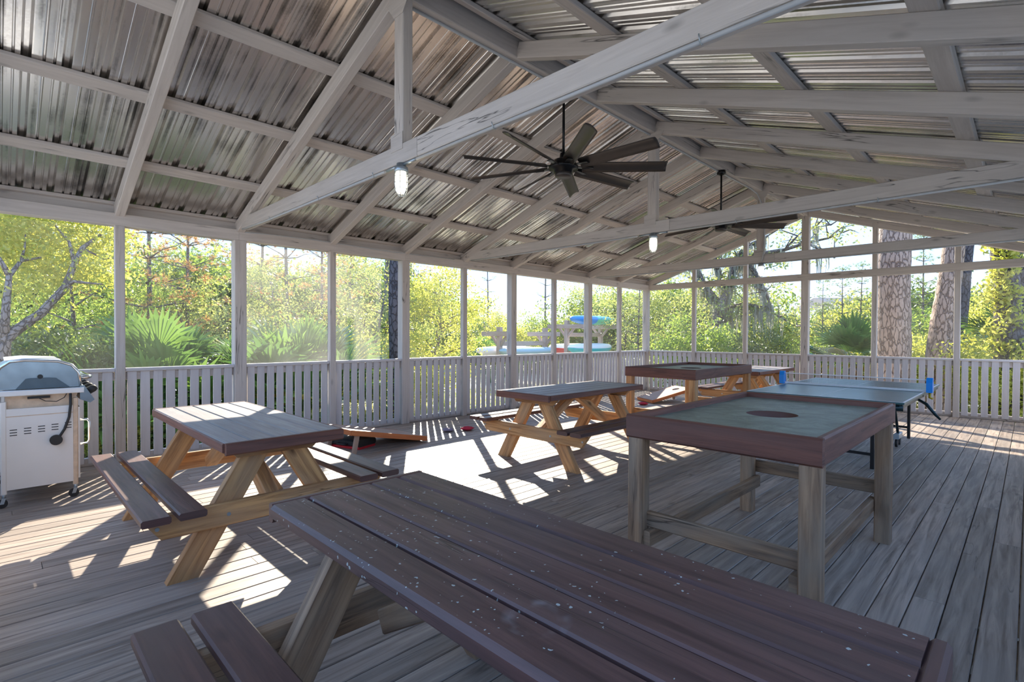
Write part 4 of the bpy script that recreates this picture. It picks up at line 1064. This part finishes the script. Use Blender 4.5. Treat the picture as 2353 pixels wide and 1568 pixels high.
# palms
palmetto('saw_palmetto', 'large fan-leaved palmetto with golden tips just right of the first big post', loc_at(675, 10.2, GZ), 60, 1.35, 1.05, 201, gold=8, trunk=.25)
palmetto('saw_palmetto', 'dark green palmetto clump between the thin post and the first big post', loc_at(395, 9.8, GZ), 40, 1.75, .85, 202, dead=4)
palmetto('saw_palmetto', 'palmetto clump between the gnarled tree and the thin post', loc_at(315, 10.6, GZ), 34, 1.75, .85, 203, gold=4)
palmetto('saw_palmetto', 'low palmetto clump behind the grill with dead brown fronds', loc_at(120, 9.6, GZ), 18, 1.3, .7, 204, dead=16)
palmetto('saw_palmetto', 'palmetto clump partly hidden by the first big post', loc_at(520, 11.5, GZ), 30, 1.45, .85, 205)
palmetto('saw_palmetto', 'low palmetto fronds in front of the big palmetto', loc_at(590, 10.2, GZ), 20, 1.05, .7, 206)
palmetto('saw_palmetto', 'small palmetto beside the left kayak rack post', loc_at(1128, 20, GZ), 22, 1.5, .8, 207)
palmetto('saw_palmetto', 'small palmetto behind the kayak rack, at the first rack bay', loc_at(1172, 21, GZ), 12, 1.2, .7, 208)
palmetto('cabbage_palm', 'shaggy palm with golden and dead fronds left of the thick pine trunk', loc_at(1962, 17, GZ), 26, .75, .95, 209, trunk=1.1, dead=16, gold=10)
palmetto('cabbage_palm', 'palm fronds hanging beside the vine-covered trunk', loc_at(2335, 16.5, GZ), 14, .8, .8, 210, trunk=1.6, dead=6)

# kayak racks
def rack(px_a, px_b, xr, zarm, zmid, label, arm=.75):
    ya, yb_ = px_a, px_b
    t = empty('kayak_rack', (xr, (ya + yb_) / 2, GZ), label=label, cat='rack', group='timber kayak racks outside the left wall')
    o = Vector((xr, (ya + yb_) / 2, GZ))
    for y in (ya, yb_):
        MB().beam(Vector((xr, y, GZ)) - o, Vector((xr, y, zarm + .22)) - o, .15, .15, up=(0, 1, 0)).build('post', M['rack'], t)
        for z in (zarm, .62):
            MB().beam(Vector((xr - arm, y - .09, z)) - o, Vector((xr + arm, y - .09, z)) - o, .04, .15).build('arm', M['rack'], t)
        for s in (-1, 1):
            MB().beam(Vector((xr + s * .05, y - .0, zarm - .38)) - o, Vector((xr + s * .36, y - .0, zarm - .04)) - o, .08, .08).build('knee_brace', M['rack'], t)
    MB().beam(Vector((xr, ya - .05, zmid)) - o, Vector((xr, yb_ + .1, zmid)) - o, .04, .15).build('tie_rail', M['rack'], t)
    return t
rack(9.24, 11.44, -5.0, 1.45, 1.13, 'left timber kayak rack outside the left wall')
rack(12.65, 14.75, -5.0, 1.735, 1.437, 'right timber kayak rack carrying the blue and green kayak', arm=.85)
def kayak(loc, rz_, L, w_, h, top, bot, label, cut=None, roll=0):
    t = empty('kayak', loc, rz_, label=label, cat='kayak', group='kayaks on the outdoor racks'); t.rotation_euler[0] = roll
    n, k = 22, 16
    def hull(nm, mat, upper, x0=-1, x1=1):
        m = MB()
        for i in range(n + 1):
            x = x0 + (x1 - x0) * i / n; f = max(0.0, 1 - abs(x) ** 2.6) ** .6; f = max(f, .02)
            rise = .30 * abs(x) ** 3 * h
            for j in range(k + 1):
                a = math.pi * j / k * (1 if upper else -1)
                m.v.append(Vector((x * L / 2, math.cos(a) * w_ / 2 * f, math.sin(a) * h * (.45 if upper else .55) * (f ** .7) + h * .55 + rise * .4)))
        for i in range(n):
            for j in range(k):
                a = i * (k + 1) + j; m.face([a, a + 1, a + k + 2, a + k + 1], [(0, 0)] * 4, smooth=True)
        return m.build(nm, mat, t)
    if cut is None: hull('hull_top', M[top], True); hull('hull_bottom', M[bot], False)
    else:
        hull('hull_bow', M[top], True, cut, 1); hull('hull_stern', M['blue'], True, -1, cut); hull('hull_bottom', M[bot], False, cut, 1); hull('hull_bottom_stern', M['blue'], False, -1, cut)
    return t
HP = math.pi / 2
kayak((-4.6, 10.15, .70), HP, 2.6, .70, .32, 'kgrey', 'kgrey', 'grey-blue kayak on the lower arms of the left rack')
kayak((-5.45, 10.0, .70), HP, 2.7, .7, .34, 'kwhite', 'kwhite', 'white kayak at the back of the left rack, its end sticking out left')
kayak((-4.6, 13.55, .70), HP, 2.6, .72, .42, 'kwhite', 'teal', 'white kayak with teal underside on the lower arms of the right rack')
kayak((-5.5, 13.5, .70), HP, 2.5, .7, .40, 'kwhite', 'red', 'white and red kayak behind the right rack post')
kayak((-4.7, 13.85, 1.815), HP, 2.7, .75, .34, 'teal', 'kgreen', 'blue and green kayak on top of the right rack', cut=-.15)
dsk = MB().tube([(-4.55, 13.16, 1.42), (-4.50, 13.21, 1.42)], .19, 20).build('hanging_disc', M['rubber']); tag(dsk, 'black round disc hanging from the right kayak rack', 'disc')

# broad belts of trees
def add(kind, px, d, sc, label, rot=None, name=None, cat='tree', group=None, zoff=0):
    ms = T[kind]; k = int(px) % len(ms)
    nm = name or {'yellow': 'broadleaf_tree', 'green': 'broadleaf_tree', 'soft': 'broadleaf_tree', 'bush': 'shrub', 'ybush': 'shrub', 'dbush': 'shrub', 'oak': 'live_oak', 'pine': 'young_pine', 'brownpine': 'browned_pine', 'barepine': 'sparse_pine'}[kind]
    c = 'shrub' if 'bush' in kind else cat
    return plant(nm, ms[k], loc_at(px, d, GZ + zoff), label, c, group, rot if rot is not None else (px * 1.7) % 6.28, sc)
add('green', 150, 14, .8, 'green leafy tree behind the gnarled tree at far left')
add('dbush', 60, 10.5, .9, 'dark shrub under the gnarled tree behind the grill')
add('dbush', 215, 10.2, .85, 'dark shrub left of the thin post behind the grill')
add('ybush', 245, 9.6, .45, 'low yellow-tipped shrub between the grill and the thin post')
add('brownpine', 345, 13.5, .8, 'pine with orange-brown needles above the palmettos, first bay right of the thin post')
add('soft', 455, 14.5, .6, 'pale leafy tree behind the dark palmetto clump')
add('brownpine', 430, 15, .8, 'browned pine behind the pale leafy tree')
add('green', 300, 15, .6, 'leafy tree behind the thin post')
add('dbush', 420, 10.8, .7, 'dark shrub beneath the palmettos in front of the first big post')
add('brownpine', 600, 19, .95, 'browned pine above the large fan palmetto, left side')
add('barepine', 660, 18, .95, 'thin straight pine with bare limbs above the large fan palmetto')
add('bush', 705, 14, 1.0, 'rounded green shrub behind the large fan palmetto')
add('soft', 620, 17, .8, 'pale tree far behind the large fan palmetto')
add('brownpine', 740, 21, .95, 'browned pine just left of the thin post beside the torn screen')
add('soft', 830, 15, .85, 'pale leafy tree behind the torn screen')
add('brownpine', 800, 20, .85, 'browned pine behind the torn screen')
add('ybush', 870, 12.5, 1.0, 'yellow-green shrub beside the dark pine trunk')
add('ybush', 760, 12.5, .75, 'low bright shrub behind the thin post right of the palmetto')
add('yellow', 1005, 14.5, .80, 'bright yellow-green tree filling the bay right of the dark trunk')
add('ybush', 960, 13.0, .7, 'low bright shrub at the foot of the bright yellow-green tree')
add('green', 930, 22, .8, 'green tree far behind the third big post')
add('yellow', 1110, 22, .62, 'small bright tree behind the left kayak rack')
add('barepine', 1122, 25, .75, 'bare-limbed pine rising behind the left kayak rack')
add('barepine', 1252, 27, .85, 'thin bare pine against the sky between the kayak racks')
for i, (px, d, sc) in enumerate(((1150, 25, 1.0), (1215, 27, 1.1), (1255, 25, .9), (1310, 27, 1.0), (1350, 28, 1.1), (1400, 27, 1.0))):
    add(('ybush', 'bush')[i % 2], px, d, sc * 1.15, ['yellow shrub right behind the left rack post', 'green shrub between the rack bays', 'yellow shrub left of the right kayak rack', 'green shrub behind the right rack post', 'yellow shrub behind the blue and green kayak', 'green shrub right of the kayak racks'][i])
add('soft', 1340, 26, .85, 'pale tree above the blue and green kayak')
add('green', 1400, 26, .8, 'loose green tree right of the kayak racks')
add('soft', 1455, 21, .8, 'pale leafy tree left of the corner post')
add('pine', 1465, 18, .55, 'young pine beside the corner post')
add('soft', 1545, 21, .75, 'pale leafy tree just right of the corner post')
add('bush', 1545, 16.5, 1.1, 'rounded green shrub just right of the corner post')
add('bush', 1625, 17.5, .9, 'green shrub below the mossy oak')
add('oak', 1600, 27, .8, 'live oak with small leaves behind the mossy crooked oak', rot=2.2)
rnd = random.Random(404); bl = P3(1638, 830, 20); lo = empty('live_oak', (bl.x, bl.y, GZ), label='crooked live oak hung with grey moss, left of the gable centre post', cat='tree'); off = Vector((bl.x, bl.y, GZ))
tr = MB(); fo = MB(); mo = MB(); blobs = []; D_ = 20
for pts, r0 in (([(1636, 860), (1642, 780), (1648, 730), (1656, 700), (1668, 665), (1680, 620), (1692, 585), (1722, 560), (1762, 540)], .20),
                ([(1648, 735), (1665, 712), (1690, 700), (1720, 698), (1752, 706), (1790, 725), (1832, 748)], .10),
                ([(1692, 585), (1715, 600), (1738, 630), (1758, 668), (1776, 716)], .12),
                ([(1692, 585), (1740, 582), (1800, 572), (1850, 556), (1900, 545), (1932, 532)], .09),
                ([(1800, 572), (1830, 540), (1870, 520), (1905, 515)], .04), ([(1850, 556), (1885, 575), (1915, 590)], .03),
                ([(1656, 700), (1630, 668), (1612, 640), (1600, 610), (1596, 570)], .11), ([(1668, 665), (1648, 620), (1640, 580), (1655, 545)], .07)):
    P = [P3(x, y, D_ + rnd.uniform(-.3, .3)) - off for x, y in pts]; n = len(P)
    tr.tube(P, [max(.012, r0 * (1 - .8 * i / (n - 1))) for i in range(n)], 7)
    for i in range(1, n):
        for _ in range(3):
            e = P[i] + Vector((rnd.uniform(-1, 1), rnd.uniform(-1, 1), rnd.uniform(-.4, .9))) * .9
            tr.tube([P[i], P[i].lerp(e, .5) + Vector((0, 0, .1)), e], [.025, .015, .005], 4); blobs.append((e, (.4, .4, .3), 55 if pts[i][0] < 1800 else 28))
        for _ in range(9 if pts[i][0] < 1790 else 1):
            q0 = P[i - 1].lerp(P[i], rnd.random()); ln = rnd.uniform(.3, 1.2); sd_ = rnd.uniform(0, 3.14); dx, dy = math.cos(sd_), math.sin(sd_)
            for st_ in range(4):
                b = len(mo.v); ox, oy = rnd.uniform(-.1, .1), rnd.uniform(-.1, .1); w0 = rnd.uniform(.02, .05)
                for k in range(5):
                    t = k / 4; q = q0 + Vector((ox + rnd.uniform(-.03, .03), oy + rnd.uniform(-.03, .03), -ln * t)); ww = w0 * (1 - t) + .003
                    mo.v += [q + Vector((dx, dy, 0)) * ww, q - Vector((dx, dy, 0)) * ww]
                for k in range(4): mo.f.append([b + 2 * k, b + 2 * k + 1, b + 2 * k + 3, b + 2 * k + 2]); mo.r.append((rnd.random(), 0)); mo.sm.append(False)
leaf_cloud(fo, blobs, .06, rnd)
tr.build('trunk', M['oakbark'], lo)
for nm, mb_, mt in (('foliage', fo, 'leaf_soft'), ('moss', mo, 'moss')):
    o = bpy.data.objects.new(nm, mb_.raw(nm, M[mt])); COL.objects.link(o); o.parent = lo
    if nm == 'moss': o['kind'] = 'stuff'
add('dbush', 1735, 20, .95, 'dark conical shrub left of the boardwalk')
add('ybush', 1680, 24, .9, 'pale shrub behind the mossy oak')
add('soft', 1870, 30, .55, 'pale tree behind the gable centre post')
add('pine', 1890, 24, .55, 'young pine just right of the gable centre post')
add('pine', 1935, 23, .6, 'young pine in front of the white house, left')
add('pine', 1975, 26, .66, 'taller young pine in front of the white house, right')
add('bush', 1905, 20, .8, 'green shrub right of the gable centre post')
add('bush', 1985, 24, .9, 'green shrub behind the shaggy palm')
add('green', 2110, 25, .6, 'green tree between the thick and leaning trunks')
add('pine', 2120, 24, .75, 'pine between the thick and leaning trunks')
add('ybush', 2100, 18, .95, 'yellow-green shrub between the thick and leaning trunks')
add('bush', 2120, 22, 1.3, 'tall dark green shrub between the thick and leaning trunks')
add('ybush', 2215, 17, 1.0, 'yellow-green shrub right of the leaning trunk')
add('yellow', 2265, 20, .62, 'small bright tree left of the vine-covered trunk')
add('green', 2240, 28, .6, 'green tree far behind the leaning trunk')
add('ybush', 2275, 15.5, .9, 'bright shrub in front of the vine-covered trunk')
add('ybush', 2345, 15, .85, 'bright shrub at the right edge of the view')
add('yellow', 2350, 21, .75, 'bright tree behind the right edge trunk')
# far belt, indistinguishable fill
frb = random.Random(77)
for i in range(26):
    px = -40 + i * 98
    if 1180 < px < 1330 or 1700 < px < 1800: sc = .55
    elif px < 1000: sc = 1.25
    else: sc = .62
    add(('soft', 'green', 'brownpine', 'soft')[i % 4] if px < 1000 else ('soft', 'green')[i % 2], px, 32 + frb.uniform(-3, 4), sc, (('pale olive broadleaf tree', 'green broadleaf tree', 'orange-brown pine', 'pale olive broadleaf tree')[i % 4] if px < 1000 else ('pale olive broadleaf tree', 'green broadleaf tree')[i % 2]) + ' in the distant tree line', group='distant tree line')

for i in range(46):
    px = -60 + i * 55
    sc = frb.uniform(1.5, 2.0)
    if px < 1000: sc *= 1.25
    if 1080 < px < 1350: sc *= .62
    if 1700 < px < 1850: continue
    add(('bush', 'dbush', 'bush', 'ybush')[i % 4], px, 28 + frb.uniform(-1.5, 3), sc, ('mid green shrub', 'dark green shrub', 'mid green shrub', 'yellow-green shrub')[i % 4] + ' in the dense thicket below the distant tree line', group=('mid green', 'dark', 'mid green', 'yellow-green')[i % 4] + ' shrubs of the distant thicket')
# white house, boardwalk, marsh
hp_ = loc_at(1975, 62, GZ); h = empty('white_house', hp_, R(40), label='white house with dark roof beyond the pines', cat='house')
MB().box((-4, -4, 0), (4, 4, 4.7)).build('wall', M['house'], h)
MB().prism([(-4.6, 4.7), (4.6, 4.7), (0, 5.7)], 0, -4.4, 4.4).build('roof', M['hroof'], h)
for (x, z) in ((-2.6, .8), (0, .8), (2.6, .8), (-2.6, 3.0), (0, 3.0), (2.6, 3.0)):
    MB().box((x - .4, -4.06, z), (x + .4, -4.0, z + 1.1)).build('window', M['hwin'], h)
hp_ = loc_at(1788, 75, GZ); h = empty('white_house', hp_, R(20), label='distant white house behind the mossy oak branches', cat='house')
MB().box((-2.6, -3, 0), (2.6, 3, 2.6)).build('wall', M['house'], h)
MB().prism([(-3.3, 2.6), (3.3, 2.6), (0, 3.5)], 0, -2.9, 2.9).build('roof', M['hroof'], h)
bw = empty('boardwalk', loc_at(1800, 42, GZ), R(28), label='low grey boardwalk crossing the marsh grass', cat='boardwalk')
MB().box((-4, -.8, .75), (4, .8, .85)).build('walkway', M['slat'], bw)
for x in (-3.6, -1.2, 1.2, 3.6):
    for y in (-.7, .7): MB().box((x - .08, y - .08, -.1), (x + .08, y + .08, .75)).build('pile', M['rack'], bw)
# marsh grass / dry grass: uncountable
gr = MB(); rnd = random.Random(12)
for _ in range(9000):
    px = rnd.uniform(1690, 1880); d = rnd.uniform(26, 40); p = loc_at(px, d, GZ); hgt = rnd.uniform(.4, .9); a = rnd.uniform(0, 3.14); b = len(gr.v)
    gr.v += [p + Vector((math.cos(a), math.sin(a), 0)) * .03, p - Vector((math.cos(a), math.sin(a), 0)) * .03, p + Vector((rnd.uniform(-.1, .1), rnd.uniform(-.1, .1), hgt))]
    gr.f.append([b, b + 1, b + 2]); gr.r.append((rnd.random(), 0)); gr.sm.append(False)
o = bpy.data.objects.new('marsh_grass', gr.raw('marsh_grass', M['litter'])); COL.objects.link(o); tag(o, 'dry tan marsh grass beyond the gable wall', 'grass', kind='stuff')
gr = MB()
for _ in range(9000):
    if rnd.random() < .6: p = Vector((rnd.uniform(-5.5, -.5), rnd.uniform(-3, 13), GZ))
    else: p = Vector((rnd.uniform(-1, 9), rnd.uniform(10.5, 15), GZ))
    hgt = rnd.uniform(.1, .35); a = rnd.uniform(0, 3.14); b = len(gr.v)
    gr.v += [p + Vector((math.cos(a), math.sin(a), 0)) * .012, p - Vector((math.cos(a), math.sin(a), 0)) * .012, p + Vector((rnd.uniform(-.15, .15), rnd.uniform(-.15, .15), hgt))]
    gr.f.append([b, b + 1, b + 2]); gr.r.append((rnd.random(), 0)); gr.sm.append(False)
o = bpy.data.objects.new('ground_cover', gr.raw('ground_cover', M['leaf_soft'])); COL.objects.link(o); tag(o, 'thin weeds on the ground just outside the railings', 'grass', kind='stuff')
